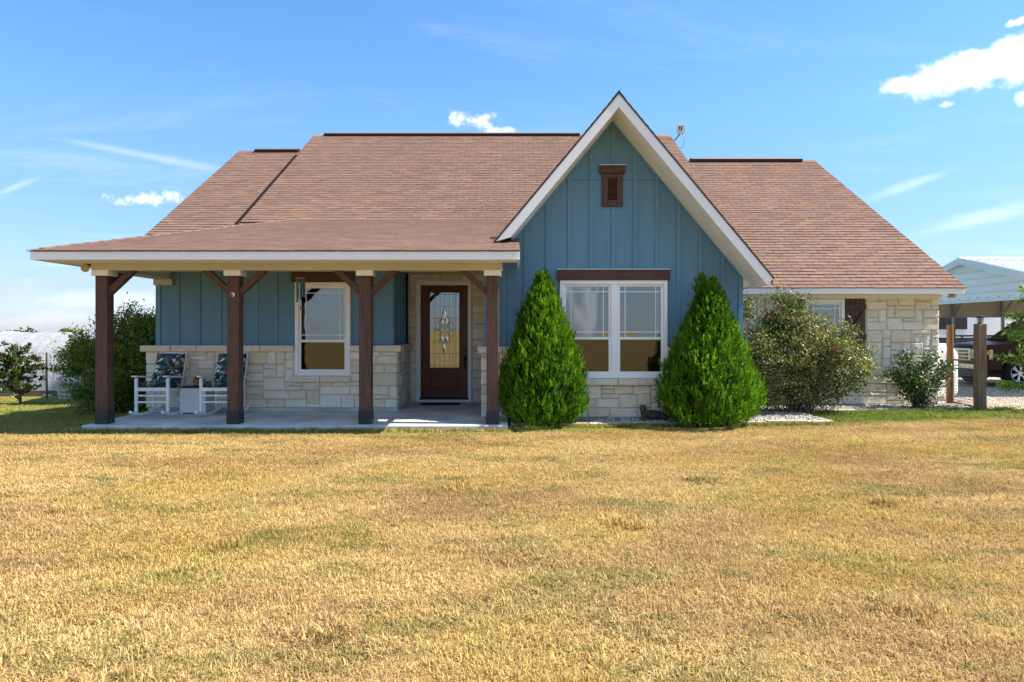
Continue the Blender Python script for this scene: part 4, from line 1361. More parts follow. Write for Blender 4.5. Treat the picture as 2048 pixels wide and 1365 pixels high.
def rocking_chair(loc, label):
    t = thing('rocking_chair', label, 'rocking chair', loc, 0, 'white rocking chairs on the porch')
    t.scale = (.92, .95, 1.05)
    wm_ = M['white_chair']
    lean = lambda z: .24 + .30 * max(0, z - .38) / .70
    for sx in (-1, 1):
        x = sx * .275
        MB().lathe([(.018, 0), (.026, .03), (.030, .09), (.022, .12), (.030, .16), (.030, .53), (.022, .552)], (x, -.27, .045), 10).build('leg', wm_, t, smooth=True)
        xb = sx * .235
        MB().tube([(xb, .23, .06), (xb, .225, .2), (xb, lean(.38), .38), (xb, lean(.7), .7), (xb, lean(1.03), 1.03)], [.018, .027, .027, .024, .020], 9).build('back_post', wm_, t, smooth=True)
        rk = MB()
        pts = []
        for k in range(15):
            a = -.46 + 1.02 * k / 14
            pts.append((sx * (.272 - .03 * (a + .27)), a, .022 + (a - .02) ** 2 * .30))
        for p, q in zip(pts, pts[1:]):
            rk.beam(p, q, .038, .042)
        rk.build('rocker', wm_, t)
        ar = MB()
        ar.prism([(-.36, .612), (.26, .565), (.26, .588), (-.36, .637)], 'x', x - .045, x + .045)
        ar.build('armrest', wm_, t, bevel=.008)
        for z in (.17, .28):
            MB().tube([(x * .98, -.26, z + .05), (xb, .23, z)], .011, 6).build('stretcher', wm_, t)
    for z in (.225, .325):
        MB().tube([(-.27, -.27, z), (.27, -.27, z)], .014, 8).build('stretcher', wm_, t)
    MB().tube([(-.235, .23, .25), (.235, .23, .25)], .012, 8).build('stretcher', wm_, t)
    MB().box(-.27, .27, -.30, -.24, .395, .44).build('seat_rail', wm_, t, bevel=.008)
    for sx in (-1, 1):
        MB().beam((sx * .255, -.25, .42), (sx * .235, .25, .37), .03, .04).build('seat_rail', wm_, t)
    for k in range(11):
        x = -.235 + k * .047
        MB().beam((x, -.29, .444), (x * .9, .24, .392), .036, .012).build('slat', wm_, t)
    tr = MB()
    n = 12
    for k in range(n):
        a, c = -.235 + .47 * k / n, -.235 + .47 * (k + 1) / n
        za, zc = 1.0 + .055 * (1 - (a / .235) ** 2), 1.0 + .055 * (1 - (c / .235) ** 2)
        ya = lean(1.0)
        tr.add([(a, ya - .012, .90), (c, ya - .012, .90), (c, ya + .01, zc), (a, ya + .01, za), (a, ya + .012, .90), (c, ya + .012, .90), (c, ya + .03, zc), (a, ya + .03, za)],
               [(0, 1, 2, 3), (7, 6, 5, 4), (3, 2, 6, 7), (0, 4, 5, 1)])
    tr.build('top_rail', wm_, t)
    for k in range(5):
        x = -.16 + k * .08
        MB().beam((x, lean(.42), .42), (x, lean(.92), .92), .05, .012, (0, 1, 0)).build('slat', wm_, t)
    return t

def pad(mb, c, sx, sy, sz, fx, n=9):
    """pillow-like pad: c centre, sizes, fx(x,y,z)->world local"""
    g = []
    for k in range(2):
        for j in range(n):
            for i in range(n):
                u, v = -1 + 2 * i / (n - 1), -1 + 2 * j / (n - 1)
                t = ((1 - u ** 6) * (1 - v ** 6)) ** .45
                g.append(fx(u * sx / 2, v * sy / 2, (1 if k else -1) * sz / 2 * t))
    f = []
    for j in range(n - 1):
        for i in range(n - 1):
            a = j * n + i
            f.append((a + 1, a, a + n, a + n + 1)); a += n * n
            f.append((a, a + 1, a + n + 1, a + n))
    mb.add(g, f)

def cushion(loc, label):
    t = thing('chair_cushion', label, 'cushion', loc, 0, 'leaf print cushions on the rocking chairs')
    t.scale = (.95, .95, 1.05)
    ang = math.atan2(.70, .30)
    def fxb(z0):
        def f(x, y, z):
            h = z0 + y
            return (x, .24 + .30 * max(0, h * math.sin(ang) - .38 + .46) / .70 - .05 - z * math.sin(ang) - .055 + .0, .44 + h * math.sin(ang) - z * math.cos(ang) * .3)
        return f
    m1 = MB(); pad(m1, None, .50, .215, .105, fxb(.445)); m1.build('back_pad', M['fabric'], t, smooth=True)
    m2 = MB(); pad(m2, None, .53, .335, .125, fxb(.162)); m2.build('back_pad', M['fabric'], t, smooth=True)
    m3 = MB(); pad(m3, None, .53, .52, .11, lambda x, y, z: (x, y - .02, .475 - y * .10 + z)); m3.build('seat_pad', M['fabric'], t, smooth=True)
    return t
C1, C2 = (-5.78, 11.22, 0.0), (-4.74, 11.22, 0.0)
rocking_chair(C1, 'white wooden rocking chair in full view beside the dark shrub')
rocking_chair(C2, 'white wooden rocking chair half hidden by the second porch post')
cushion(C1, 'tropical leaf print cushion on the fully visible rocking chair')
cushion(C2, 'tropical leaf print cushion on the rocking chair behind the post')

# wicker side table
t = thing('side_table', 'white wicker box table between the two rocking chairs', 'table', (-5.30, 11.50, 0))
b = NB('white_wicker')
v = b.coord('Object')
wv1 = b.n('ShaderNodeTexWave', bands_direction='X'); wv1.inputs['Scale'].default_value = 18
wv2 = b.n('ShaderNodeTexWave', bands_direction='Z'); wv2.inputs['Scale'].default_value = 24
b.l(v, wv1.inputs['Vector']); b.l(v, wv2.inputs['Vector'])
hgt = b.math('MULTIPLY', wv1.outputs['Fac'], wv2.outputs['Fac'])
b.bump(hgt, .8, .006)
M['wicker'] = b.set((0.78, 0.79, 0.79), .6, .3)
MB().box(-.20, .20, -.16, .16, .02, .43).build('basket', M['wicker'], t, bevel=.01)
MB().box(-.215, .215, -.175, .175, .43, .452).build('table_top', M['black'], t, bevel=.006)
for sx in (-1, 1):
    for sy in (-1, 1):
        MB().box(sx * .19 - .018, sx * .19 + .018, sy * .15 - .018, sy * .15 + .018, .0, .43).build('leg', M['white_chair'], t)

# terracotta bowl with plant
t = thing('plant_pot', 'orange terracotta bowl with a small green plant on the wicker table', 'plant pot', (-5.25, 11.44, .453))
M['terracotta'] = paint('terracotta', (0.33, 0.10, 0.05), (0.42, 0.15, 0.08), 9, rough=.8)
MB().lathe([(.06, 0), (.062, .012), (.085, .075), (.098, .10), (.100, .115), (.090, .116), (.085, .10)], n=18).build('bowl', M['terracotta'], t, smooth=False)
MB().lathe([(.10, -.0005), (.115, .012), (.11, .018)], n=18).build('saucer', M['dark_metal'], t)

# ================================================================== VEGETATION
def unit(a):
    return a / np.maximum(np.linalg.norm(a, axis=1, keepdims=True), 1e-6)

def leaf_arrays(P, D, L, Wd, rng, fold=0.25, wpos=0.45):
    n = len(P)
    D = unit(D)
    R = rng.normal(size=(n, 3))
    S = unit(np.cross(D, R))
    Nn = np.cross(S, D)
    L = np.broadcast_to(L, (n,))[:, None]; Wd = np.broadcast_to(Wd, (n,))[:, None]
    mid = P + D * L * wpos
    V = np.stack([P, mid + S * Wd / 2 + Nn * Wd * fold, P + D * L - Nn * Wd * fold, mid - S * Wd / 2 + Nn * Wd * fold], 1).reshape(-1, 3)
    b = np.arange(n)[:, None] * 4
    F = np.concatenate([b + np.array([[0, 1, 2]]), b + np.array([[0, 2, 3]])], 0)
    return V, F

def leaf_obj(name, P, D, L, Wd, tint, m, parent, rng, fold=.25, wpos=.45):
    V, F = leaf_arrays(P, D, L, Wd, rng, fold, wpos)
    return np_mesh(name, V, F, m, parent, tint=np.repeat(tint, 4))

def vnoise(P, rng_seed, freq):
    """cheap smooth 3-D value noise from sines"""
    r = np.random.default_rng(rng_seed)
    out = np.zeros(len(P))
    for _ in range(6):
        k = r.normal(size=3) * freq; ph = r.uniform(0, 6.28)
        out += np.sin(P @ k + ph)
    return out / 6

def cedar(loc, h, rad, tips, seed, label, yback):
    rng = np.random.default_rng(seed)
    t = thing('cedar_shrub', label, 'cedar', loc, 0, 'clipped cone cedars before the gable window')
    MB().tube([(0, 0, -.02), (0, 0, .5 * h), (0, 0, .9 * h)], [.06, .035, .01], 8).build('trunk', M['bark'], t)
    def prof(f):   # teardrop
        return np.interp(f, [0, .06, .15, .25, .35, .47, .60, .72, .85, .94, 1.0], [.66, .88, 1.0, .98, .89, .75, .59, .44, .25, .11, .01])
    npl = 4600
    f = rng.beta(1.0, 1.28, npl) * .97
    a = rng.uniform(0, 2 * np.pi, npl)
    depth = 1.03 - np.abs(rng.normal(0, .11, npl))
    bumps = 1 + .06 * np.sin(a * 5 + f * 9 + seed) * (1 - f) + .055 * np.sin(a * 9 - f * 21) + .05 * np.sin(a * 16 + f * 34 + seed) + .03 * np.sin(a * 29 - f * 12)
    r = rad * prof(f) * np.clip(depth, .55, 1.05) * bumps
    P = np.stack([r * np.cos(a), r * np.sin(a), f * h * .965 + .02], 1)
    P[:, 1] = np.where(P[:, 1] > 0, P[:, 1] * yback, P[:, 1])
    # extra leaders at the top
    for (tx, tz, tr) in tips:
        m = 150
        ff = rng.uniform(0, 1, m)
        aa = rng.uniform(0, 2 * np.pi, m)
        rr = tr * (1 - ff) ** .8 * rng.uniform(.6, 1, m)
        q = np.stack([tx + rr * np.cos(aa), rr * np.sin(aa) * .8, tz - .34 + ff * .30], 1)
        P = np.concatenate([P, q]); a = np.concatenate([a, aa])
    npl = len(P)
    out = np.stack([np.cos(a), np.sin(a) * .8, np.zeros(npl)], 1)
    G = unit(out * rng.uniform(.12, .55, (npl, 1)) + np.array([[0, 0, 1.0]]) + rng.normal(0, .16, (npl, 3)))
    nl = 19
    size = rng.uniform(.06, .165, npl) * np.interp(P[:, 2] / h, [0, .7, 1], [1.05, .95, .7])
    # leaves of a flame-shaped spray
    k = np.tile(np.linspace(0, 1, nl), npl)
    PP = np.repeat(P, nl, 0) + np.repeat(G, nl, 0) * (k * np.repeat(size, nl) * .7)[:, None]
    side = rng.normal(size=(npl * nl, 3)) * (.42 * (1 - k) + .12)[:, None]
    DD = np.repeat(G, nl, 0) + side
    LL = np.repeat(size, nl) * (.50 - .16 * k) * rng.uniform(.7, 1.2, npl * nl)
    base = np.clip(.48 + .30 * vnoise(P, seed, 3.2) + .22 * rng.normal(size=npl), 0, 1)
    T = np.clip(np.repeat(base, nl) + rng.normal(0, .10, npl * nl) + .18 * (k - .5), 0, 1)
    # old brown-green shaded twigs hide behind the sprays on their own
    leaf_obj('crown', PP, DD, LL, LL * .19, T, M['cedar'], t, rng, .2)
    # inner body that stops light from leaking straight through
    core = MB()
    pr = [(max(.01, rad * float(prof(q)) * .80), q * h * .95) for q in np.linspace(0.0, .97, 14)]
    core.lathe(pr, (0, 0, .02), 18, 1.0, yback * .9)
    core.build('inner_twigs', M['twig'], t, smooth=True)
    return t
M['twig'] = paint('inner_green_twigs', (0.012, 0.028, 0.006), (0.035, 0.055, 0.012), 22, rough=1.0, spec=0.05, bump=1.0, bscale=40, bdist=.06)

cedar((.475, 10.56, -.07), 2.47, .635, [], 3, 'teardrop cedar with one tip left of the big window, beside the porch post', .72)
cedar((3.055, 10.60, -.07), 2.30, .735, [(-.11, 2.36, .15), (.07, 2.29, .13), (.18, 2.12, .12)], 8, 'wider cedar with several tips between the big window and the rose bush', .62)

def clump_bush(name, label, cat, loc, clumps, leaf_m, L, Wd, per, crad, seed, canes, tbase=(.45, .25), up=.25, group=None, spread=None):
    """clumps (n,3) local centres of leafy twigs"""
    rng = np.random.default_rng(seed)
    t = thing(name, label, cat, loc, 0, group)
    st = MB()
    for (p, rr) in canes:
        st.tube(p, rr, 5)
    st.build('stems', M['bark'], t)
    n = len(clumps)
    per_n = rng.integers(int(per * .5), int(per * 1.4), n)
    C = np.repeat(clumps, per_n, 0)
    N = len(C)
    O = rng.normal(size=(N, 3)) * crad
    O[:, 2] *= .75
    P = C + O
    D = unit(rng.normal(size=(N, 3)) + np.array([[0, 0, up]]) + unit(C - np.array([[0, 0, clumps[:, 2].mean() * .8]])) * .5)
    cb = np.clip(tbase[0] + tbase[1] * vnoise(clumps, seed + 3, 3.0) + .12 * rng.normal(size=n), 0, 1)
    T = np.clip(np.repeat(cb, per_n) + rng.normal(0, .17, N), 0, 1)
    LL = L * rng.uniform(.6, 1.25, N)
    leaf_obj('foliage', P, D, LL, LL * Wd, T, leaf_m, t, rng)
    return t

def ell_points(rng, n, c, r, shell=.55, flat_bottom=None):
    d = unit(rng.normal(size=(n, 3)))
    rad = (shell + (1 - shell) * rng.random(n)) [:, None]
    p = d * rad * np.array(r) + np.array(c)
    return p

def arch(rng, base, tip, droop, n=7):
    base, tip = np.array(base, float), np.array(tip, float)
    pts = []
    for k in range(n):
        s = k / (n - 1)
        p = base + (tip - base) * np.array([s ** 1.15, s ** 1.15, 1 - (1 - s) ** 1.5])
        p = p + rng.normal(0, .015, 3)
        p[2] -= droop * s ** 3
        pts.append(tuple(p))
    return pts

# ---- big rose bush
rng = np.random.default_rng(21)
cl = np.concatenate([
    ell_points(rng, 120, (-.40, -.05, 1.02), (.62, .58, .62), .5),
    ell_points(rng, 100, (.10, -.05, 1.22), (.62, .55, .55), .45),
    ell_points(rng, 90, (.55, 0, .85), (.55, .52, .50), .45),
    ell_points(rng, 60, (-.20, 0, 1.62), (.38, .35, .36), .4),
    ell_points(rng, 40, (.35, 0, .45), (.62, .45, .35), .5),
    ell_points(rng, 36, (-.75, .05, .70), (.26, .40, .75), .5),
    ell_points(rng, 26, (-.35, -.1, .40), (.6, .45, .35), .4),
    np.stack([rng.normal(-.28, .05, 7), rng.normal(0, .05, 7), np.linspace(1.92, 2.16, 7)], 1),
    np.stack([rng.normal(-.08, .08, 5), rng.normal(0, .05, 5), np.linspace(1.9, 2.06, 5)], 1),
    np.stack([np.linspace(.62, .72, 8), rng.normal(0, .05, 8), np.linspace(1.18, 1.52, 8)], 1),
    np.stack([rng.normal(-.93, .06, 12), rng.normal(.15, .06, 12), np.linspace(1.65, 2.02, 12)], 1)])
cl = cl[(cl[:, 2] > .10)]
cl[:, 0] = np.where(cl[:, 0] > 0, cl[:, 0] * 1.20, cl[:, 0])
cl[:, 2] = np.where(cl[:, 2] > 1.0, 1.0 + (cl[:, 2] - 1.0) * .95, cl[:, 2])
cl = cl[(cl[:, 0] > -.98)]
tips = cl[rng.choice(len(cl), 60, replace=False)]
canes = [(arch(rng, (rng.normal(0, .10), rng.normal(0, .08), -.02), tp, .03), [.014, .012, .010, .008, .006, .005, .003]) for tp in tips]
rose = clump_bush('rose_bush', 'big sprawling rose bush with a few red blooms before the shuttered window', 'rose bush', (5.02, 11.92, -.07), cl, M['rose_leaf'], .050, .60, 72, .090, 22, canes, (.50, .28))
def bloom(parent, p, r, rng):
    mbf = MB()
    for ring, (nr, op) in enumerate(((3, .3), (5, .7), (6, 1.1))):
        for k in range(nr):
            a = 2 * math.pi * (k + .4 * ring) / nr
            d = Vector((math.cos(a) * math.sin(op), math.sin(a) * math.sin(op) - .35, math.cos(op))).normalized()
            s = d.cross(Vector((0, 0, 1))).normalized() if abs(d.z) < .98 else Vector((1, 0, 0))
            u = s.cross(d)
            q = [Vector((0, 0, 0)), d * r * .6 + s * r * .42, d * r * 1.0 + u * r * .25, d * r * .6 - s * r * .42]
            mbf.add([tuple(v) for v in q], [(0, 1, 2), (0, 2, 3)])
    o = mbf.build('bloom', M['petal'], parent)
    o.location = p
for (px, py, D) in ((1594, 635, 11.35), (1564, 615, 11.4), (1622, 627, 11.5), (1632, 628, 11.5), (1537, 637, 11.4), (1634, 710, 11.35), (1665, 702, 11.4), (1671, 703, 11.4), (1526, 627, 11.4), (1490, 660, 11.5), (1491, 654, 11.5), (1697, 661, 11.6), (1559, 577, 11.8), (1586, 652, 11.4), (1650, 655, 11.4), (1560, 752, 11.4)):
    s = 1365 / D
    bloom(rose, ((px - 1024) / s - 5.02, D - 11.92, 1.4 - (py - 660) / s + .07), .040 if D < 11.45 else .034, rng)

# ---- small rose bush
cl = np.concatenate([ell_points(rng, 34, (-.02, 0, .52), (.40, .30, .26), .35), ell_points(rng, 18, (0, 0, .30), (.24, .22, .26), .3),
                     np.stack([np.linspace(.30, .52, 10), rng.normal(0, .04, 10), np.linspace(.55, .78, 10)], 1),
                     np.stack([np.linspace(-.35, -.52, 7), rng.normal(0, .04, 7), np.linspace(.58, .66, 7)], 1),
                     np.stack([np.linspace(-.22, -.26, 6), rng.normal(0, .04, 6), np.linspace(.7, .98, 6)], 1),
                     np.stack([np.linspace(.08, .18, 6), rng.normal(0, .04, 6), np.linspace(.72, .96, 6)], 1)])
tips = cl[rng.choice(len(cl), 26, replace=False)]
canes = [(arch(rng, (rng.normal(0, .05), rng.normal(0, .05), -.02), tp, .02), [.010, .009, .008, .006, .005, .004, .002]) for tp in tips]
rose2 = clump_bush('rose_bush', 'small rose bush with pink blooms against the stone corner', 'rose bush', (7.48, 12.55, -.06), cl, M['rose_small_leaf'], .060, .6, 46, .082, 31, canes, (.45, .25))
for p in ((.42, -.2, .62), (.48, -.15, .68), (-.05, -.32, .62), (.02, -.30, .60), (.38, -.2, .72), (-.10, -.25, .70)):
    bloom(rose2, p, .032, rng)

# ---- dark shrub at the porch end
rng = np.random.default_rng(41)
cl = np.concatenate([ell_points(rng, 150, (-.05, 0, .72), (.72, .62, .66), .45), ell_points(rng, 80, (.28, 0, 1.10), (.52, .45, .40), .4), ell_points(rng, 60, (-.02, 0, .25), (.62, .5, .32), .4),
                     ell_points(rng, 26, (-.40, -.1, 1.05), (.35, .25, .28), .3)])
for (x0, z0, x1, z1) in ((-.55, .95, -.92, 1.02), (-.45, 1.15, -.62, 1.40), (.05, 1.35, .02, 1.62), (.30, 1.40, .25, 1.85), (.38, 1.4, .45, 1.70), (.55, 1.35, .62, 1.68), (-.62, .75, -.90, .80), (-.15, 1.2, -.22, 1.62), (.7, 1.1, .78, 1.2), (.15, 1.4, .12, 1.72)):
    k = 7
    cl = np.concatenate([cl, np.stack([np.linspace(x0, x1, k), rng.normal(0, .08, k), np.linspace(z0, z1, k)], 1)])
cl = cl * np.array([[1.10, 1.0, 1.05]])
cl = cl[cl[:, 2] > .06]
cl = cl[(cl[:, 0] < .84)]
tips = cl[rng.choice(len(cl), 50, replace=False)]
canes = [(arch(rng, (rng.normal(0, .15), rng.normal(0, .12), -.05), tp, .0), [.014, .012, .010, .008, .006, .005, .002]) for tp in tips]
clump_bush('dark_shrub', 'large loose dark green shrub at the end of the porch wall', 'shrub', (-7.10, 12.25, -.12), cl, M['bush_leaf'], .056, .44, 92, .082, 43, canes, (.42, .26), .5)
cl = ell_points(rng, 26, (0, 0, .0), (.24, .2, .16), .2)
canes = [(arch(rng, (0, 0, -1.6), tp, 0), [.012, .010, .009, .007, .006, .005, .002]) for tp in cl[:8]]
clump_bush('lime_shrub', 'yellow green shrub top showing behind the dark shrub beside the siding', 'shrub', (-6.86, 12.95, 1.52), cl, M['lime_leaf'], .055, .45, 34, .06, 47, canes, (.6, .3), .5)

# ---- magnolia
rng = np.random.default_rng(51)
t = thing('magnolia_tree', 'young magnolia with glossy green and bronze leaves on the left lawn', 'magnolia', (-10.75, 14.75, gh(-10.75, 14.75)))
st = MB(); Pn, Dn = [], []
st.tube([(.13, 0, -.05), (.12, 0, .25), (.02, 0, .6), (-.05, 0, 1.0), (0, 0, 1.25)], [.03, .026, .02, .014, .006], 7)
tipsM = []
for k in range(74):
    z0 = rng.uniform(.1, .95); a = rng.uniform(0, 6.28)
    ln = rng.uniform(.25, .68) * (1.0 if z0 < .75 else .6)
    b0 = np.array([.1 - .15 * z0, 0, z0]); tip = b0 + np.array([math.cos(a) * ln, math.sin(a) * ln * .8, rng.uniform(.12, .42)])
    st.tube([tuple(b0), tuple((b0 + tip) / 2 + np.array([0, 0, .03])), tuple(tip)], [.010, .007, .004], 5)
    tipsM.append(tip); tipsM.append((b0 + tip) / 2 + np.array([0, 0, .04]))
tipsM.append(np.array([0, 0, 1.26])); tipsM.append(np.array([.02, 0, 1.15])); tipsM.append(np.array([-.05, 0, 1.0]))
st.build('trunk', M['bark'], t, smooth=True)
for tp in tipsM:
    for q in range(rng.integers(10, 16)):
        a = rng.uniform(0, 6.28); el = rng.uniform(.1, 1.2)
        Dn.append((math.cos(a) * math.cos(el), math.sin(a) * math.cos(el), math.sin(el))); Pn.append(tp + rng.normal(0, .012, 3))
Pn, Dn = np.array(Pn), np.array(Dn)
T = np.where(rng.random(len(Pn)) < .33, rng.uniform(0, .22, len(Pn)), rng.uniform(.45, 1.0, len(Pn)))
leaf_obj('crown', Pn, Dn, rng.uniform(.09, .15, len(Pn)), rng.uniform(.034, .050, len(Pn)), T, M['magnolia_leaf'], t, rng, .18, .5)

# ---- peach tree reaching in at the right edge
rng = np.random.default_rng(61)
TX, TY = 9.62, 12.35
t = thing('peach_tree', 'small tree with narrow bright leaves reaching in beside the gate post', 'tree', (TX, TY, gh(TX, TY)))
st = MB(); Pn, Dn = [], []
st.tube([(0, 0, -.05), (.02, 0, .4), (-.02, .02, .9), (.03, 0, 1.5), (.05, 0, 2.3)], [.055, .048, .04, .03, .012], 8)
brs = []
for k in range(26):
    z0 = rng.uniform(.35, 2.1); a = rng.uniform(0, 6.28)
    if k < 13: a = math.pi + rng.uniform(-.9, .9)
    ln = rng.uniform(.35, .72)
    b0 = np.array([0, 0, z0]); tip = b0 + np.array([math.cos(a) * ln, math.sin(a) * ln, rng.uniform(-.05, .38)])
    mid = (b0 + tip) / 2 + np.array([0, 0, .06])
    st.tube([tuple(b0), tuple(mid), tuple(tip)], [.014, .009, .003], 5)
    for s in np.linspace(.25, 1.0, 12):
        p = (1 - s) ** 2 * b0 + 2 * s * (1 - s) * mid + s * s * tip
        for q in range(5):
            d = rng.normal(size=3) * .7 + (tip - b0) / ln * .6 + np.array([0, 0, -.35])
            Pn.append(p + rng.normal(0, .02, 3)); Dn.append(d)
st.build('trunk', M['bark'], t, smooth=True)
Pn, Dn = np.array(Pn), np.array(Dn)
leaf_obj('crown', Pn, Dn, rng.uniform(.09, .15, len(Pn)), rng.uniform(.024, .036, len(Pn)), rng.uniform(0, 1, len(Pn)), M['peach_leaf'], t, rng, .2, .4)

# ---- tree line far behind the hoop house
rng = np.random.default_rng(71)
far = [(-63, 84, 3.8, 6.0, 'dark tree at the picture edge, left of the white hoop house'), (-58.5, 82, 4.1, 3.4, 'leftmost dark tree showing just over the hoop house roof'), (-55.2, 84, 4.1, 3.2, 'second dark tree from the left over the hoop house roof'), (-48.5, 86, 4.1, 3.4, 'round dark tree standing alone over the middle of the hoop house'), (-42.5, 86, 3.75, 2.0, 'tiny dark tree top over the hoop house roof, left of the shrub'), (-38.5, 88, 3.7, 2.6, 'low dark tree top over the hoop house roof nearest the porch')]
for i, (x, y, h, w, lab) in enumerate(far):
    g = gh(x, y)
    t = thing('far_tree', lab, 'tree', (x, y, g), 0, 'trees on the horizon behind the hoop house')
    MB().tube([(0, 0, -.1), (.05, 0, h * .35), (0, 0, h * .7)], [.16, .12, .05], 6).build('trunk', M['bark'], t)
    n = 1000
    c = ell_points(rng, 22, (0, 0, h * .60), (w * .42, w * .42, h * .30), .5)
    C = np.repeat(c, n // 22, 0)
    P = C + rng.normal(size=C.shape) * np.array([w * .10, w * .10, h * .06])
    P[:, 2] = np.clip(P[:, 2], .2, h)
    leaf_obj('crown', P, rng.normal(size=P.shape), .30, .2, rng.uniform(0, 1, len(P)), M['far_leaf'], t, rng)

# plant in the terracotta bowl
pot = bpy.data.objects['plant_pot']
n = 60
P = np.stack([rng.normal(0, .03, n), rng.normal(0, .03, n), np.full(n, .11)], 1)
leaf_obj('plant', P, rng.normal(size=(n, 3)) * .6 + np.array([[0, 0, 1]]), rng.uniform(.05, .09, n), .03, rng.uniform(.2, 1, n), M['bush_leaf'], pot, rng)

# ================================================================== CAT
t = thing('cat', 'dark brown tabby cat lying on the gravel beneath the big window', 'cat', (2.16, 10.86, -.020))
c = MB()
c.ell((.08, 0, .070), (.150, .080, .072)); c.ell((.18, .01, .066), (.10, .085, .066)); c.ell((-.03, -.005, .082), (.080, .068, .076)); c.ell((.26, .0, .045), (.06, .06, .042))
c.ell((-.075, -.02, .125), (.05, .048, .065)); c.ell((-.09, -.045, .185), (.055, .052, .048), 14, 10); c.ell((-.095, -.088, .172), (.026, .022, .020))
for sx in (-1, 1):
    bx, bz = -.09 + sx * .034, .212
    c.add([(bx - .022, -.055, bz), (bx + .022, -.055, bz), (bx + .012 * 0, -.03, bz - .004), (bx + sx * .012, -.045, bz + .052)], [(0, 1, 3), (1, 2, 3), (2, 0, 3), (0, 2, 1)])
    c.ell((-.085 + sx * .032, -.085, .022), (.024, .075, .022)); 
c.ell((.24, -.06, .04), (.07, .045, .04))
for k in range(12):
    s = k / 11
    c.ell((.29 + .19 * s, .0 + .03 * math.sin(s * 3), .03 - .008 * s), (.03, .018 - .004 * s, .018 - .004 * s), 8, 6)
b = NB('tabby_fur')
v = b.coord('Object', (1, .4, .5))
wv = b.n('ShaderNodeTexNoise'); wv.inputs['Scale'].default_value = 22; wv.inputs['Detail'].default_value = 4; wv.inputs['Distortion'].default_value = 1.5
b.l(b.coord('Object', (1.6, .5, .55)), wv.inputs['Vector'])
fz = b.noise(b.coord('Object', (1, 1, 1)), 160, 3, .6)
colr = b.mix(1.0, b.ramp(wv.outputs[0], [(.40, (.045, .036, .028)), (.58, (.135, .108, .084))]), b.ramp(fz, [(.3, (.6, .6, .6)), (.7, (1.3, 1.3, 1.3))]), 'MULTIPLY')
b.bump(fz, .6, .006)
M['cat'] = b.set(colr, .9, .1)
body = c.build('body', M['cat'], t, smooth=True)
rm = body.modifiers.new('remesh', 'REMESH'); rm.mode = 'VOXEL'; rm.voxel_size = .007; rm.use_smooth_shade = True
sm = body.modifiers.new('smooth', 'SMOOTH'); sm.factor = .5; sm.iterations = 3
M['eye'] = paint('cat_eye', (.30, .32, .06), (.4, .4, .1), 30, rough=.15, spec=.6)
M['nose'] = paint('cat_nose', (.18, .07, .06), (.22, .09, .08), 30, rough=.5)
M['muzzle'] = paint('pale_muzzle_fur', (.30, .27, .23), (.36, .32, .28), 60, rough=.9)
for sx in (-1, 1):
    MB().ell((-.09 + sx * .022, -.091, .196), (.009, .006, .008), 8, 6).build('eye', M['eye'], t, smooth=True)
MB().ell((-.095, -.111, .176), (.007, .005, .005), 8, 6).build('nose', M['nose'], t, smooth=True)
MB().ell((-.095, -.104, .163), (.015, .010, .009), 10, 6).build('muzzle', M['muzzle'], t, smooth=True)

# ================================================================== LEFT BACKGROUND
GX0, GX1, GY, GR_ = -15.4, -6.9, 21.0, 2.0
gz0 = -.48
t = thing('hoop_house', 'white fabric covered hoop greenhouse beyond the lawn', 'greenhouse', ((GX0 + GX1) / 2, GY, gz0))
b = NB('white_row_cover')
v = b.coord('Object', (1.0, 1.0, .35))
nz1 = b.noise(v, 2.6, 6, .65, 1.2)
wv = b.n('ShaderNodeTexWave', bands_direction='X'); wv.inputs['Scale'].default_value = 1.1; wv.inputs['Distortion'].default_value = 3.5; wv.inputs['Detail'].default_value = 3
b.l(v, wv.inputs['Vector'])
b.bump(b.math('ADD', nz1, b.math('MULTIPLY', wv.outputs['Fac'], .10)), .8, .11)
b.set(b.mix(b.smooth(nz1, .3, .7), (.50, .51, .53), (.60, .61, .63)), .8, .1)
tl = b.n('ShaderNodeBsdfTranslucent'); tl.inputs[0].default_value = (.55, .57, .60, 1)
mx = b.n('ShaderNodeMixShader'); mx.inputs[0].default_value = .45
b.l(b.p.outputs[0], mx.inputs[1]); b.l(tl.outputs[0], mx.inputs[2]); b.l(mx.outputs[0], b.out.inputs['Surface'])
M['cover'] = b.m
hl = (GX1 - GX0) / 2
cv = MB()
nu, nvv = 90, 28
rr = random.Random(4)
hp = []
for i in range(nu + 1):
    x = -hl + 2 * hl * i / nu
    sag = .010 * math.sin(i / nu * math.pi * 5) ** 2
    for j in range(nvv + 1):
        a = math.pi * j / nvv
        r_ = 1 - sag * math.sin(a) * .55
        yy = -math.copysign(abs(math.cos(a)) ** .85, math.cos(a)) * GR_ * r_
        zz = abs(math.sin(a)) ** .8 * 1.80 * r_
        w = .012 * math.sin(i * .9 + j * .35) * math.sin(a) + rr.uniform(-.006, .006)
        hp.append((x, yy + w, zz + w))
cv.add(hp, [(i * (nvv + 1) + j, (i + 1) * (nvv + 1) + j, (i + 1) * (nvv + 1) + j + 1, i * (nvv + 1) + j + 1) for i in range(nu) for j in range(nvv)])
cv.build('cover', M['cover'], t, smooth=True)
for i, e in enumerate((-hl, hl)):
    ed = [(e, -math.copysign(abs(math.cos(math.pi * j / nvv)) ** .85, math.cos(math.pi * j / nvv)) * GR_, abs(math.sin(math.pi * j / nvv)) ** .8 * 1.80) for j in range(nvv + 1)]
    MB().add(ed, [tuple(range(len(ed)))]).build('end_cover', M['cover'], t)
    MB().tube(ed, .022, 6).build('hoop', M['white'], t)
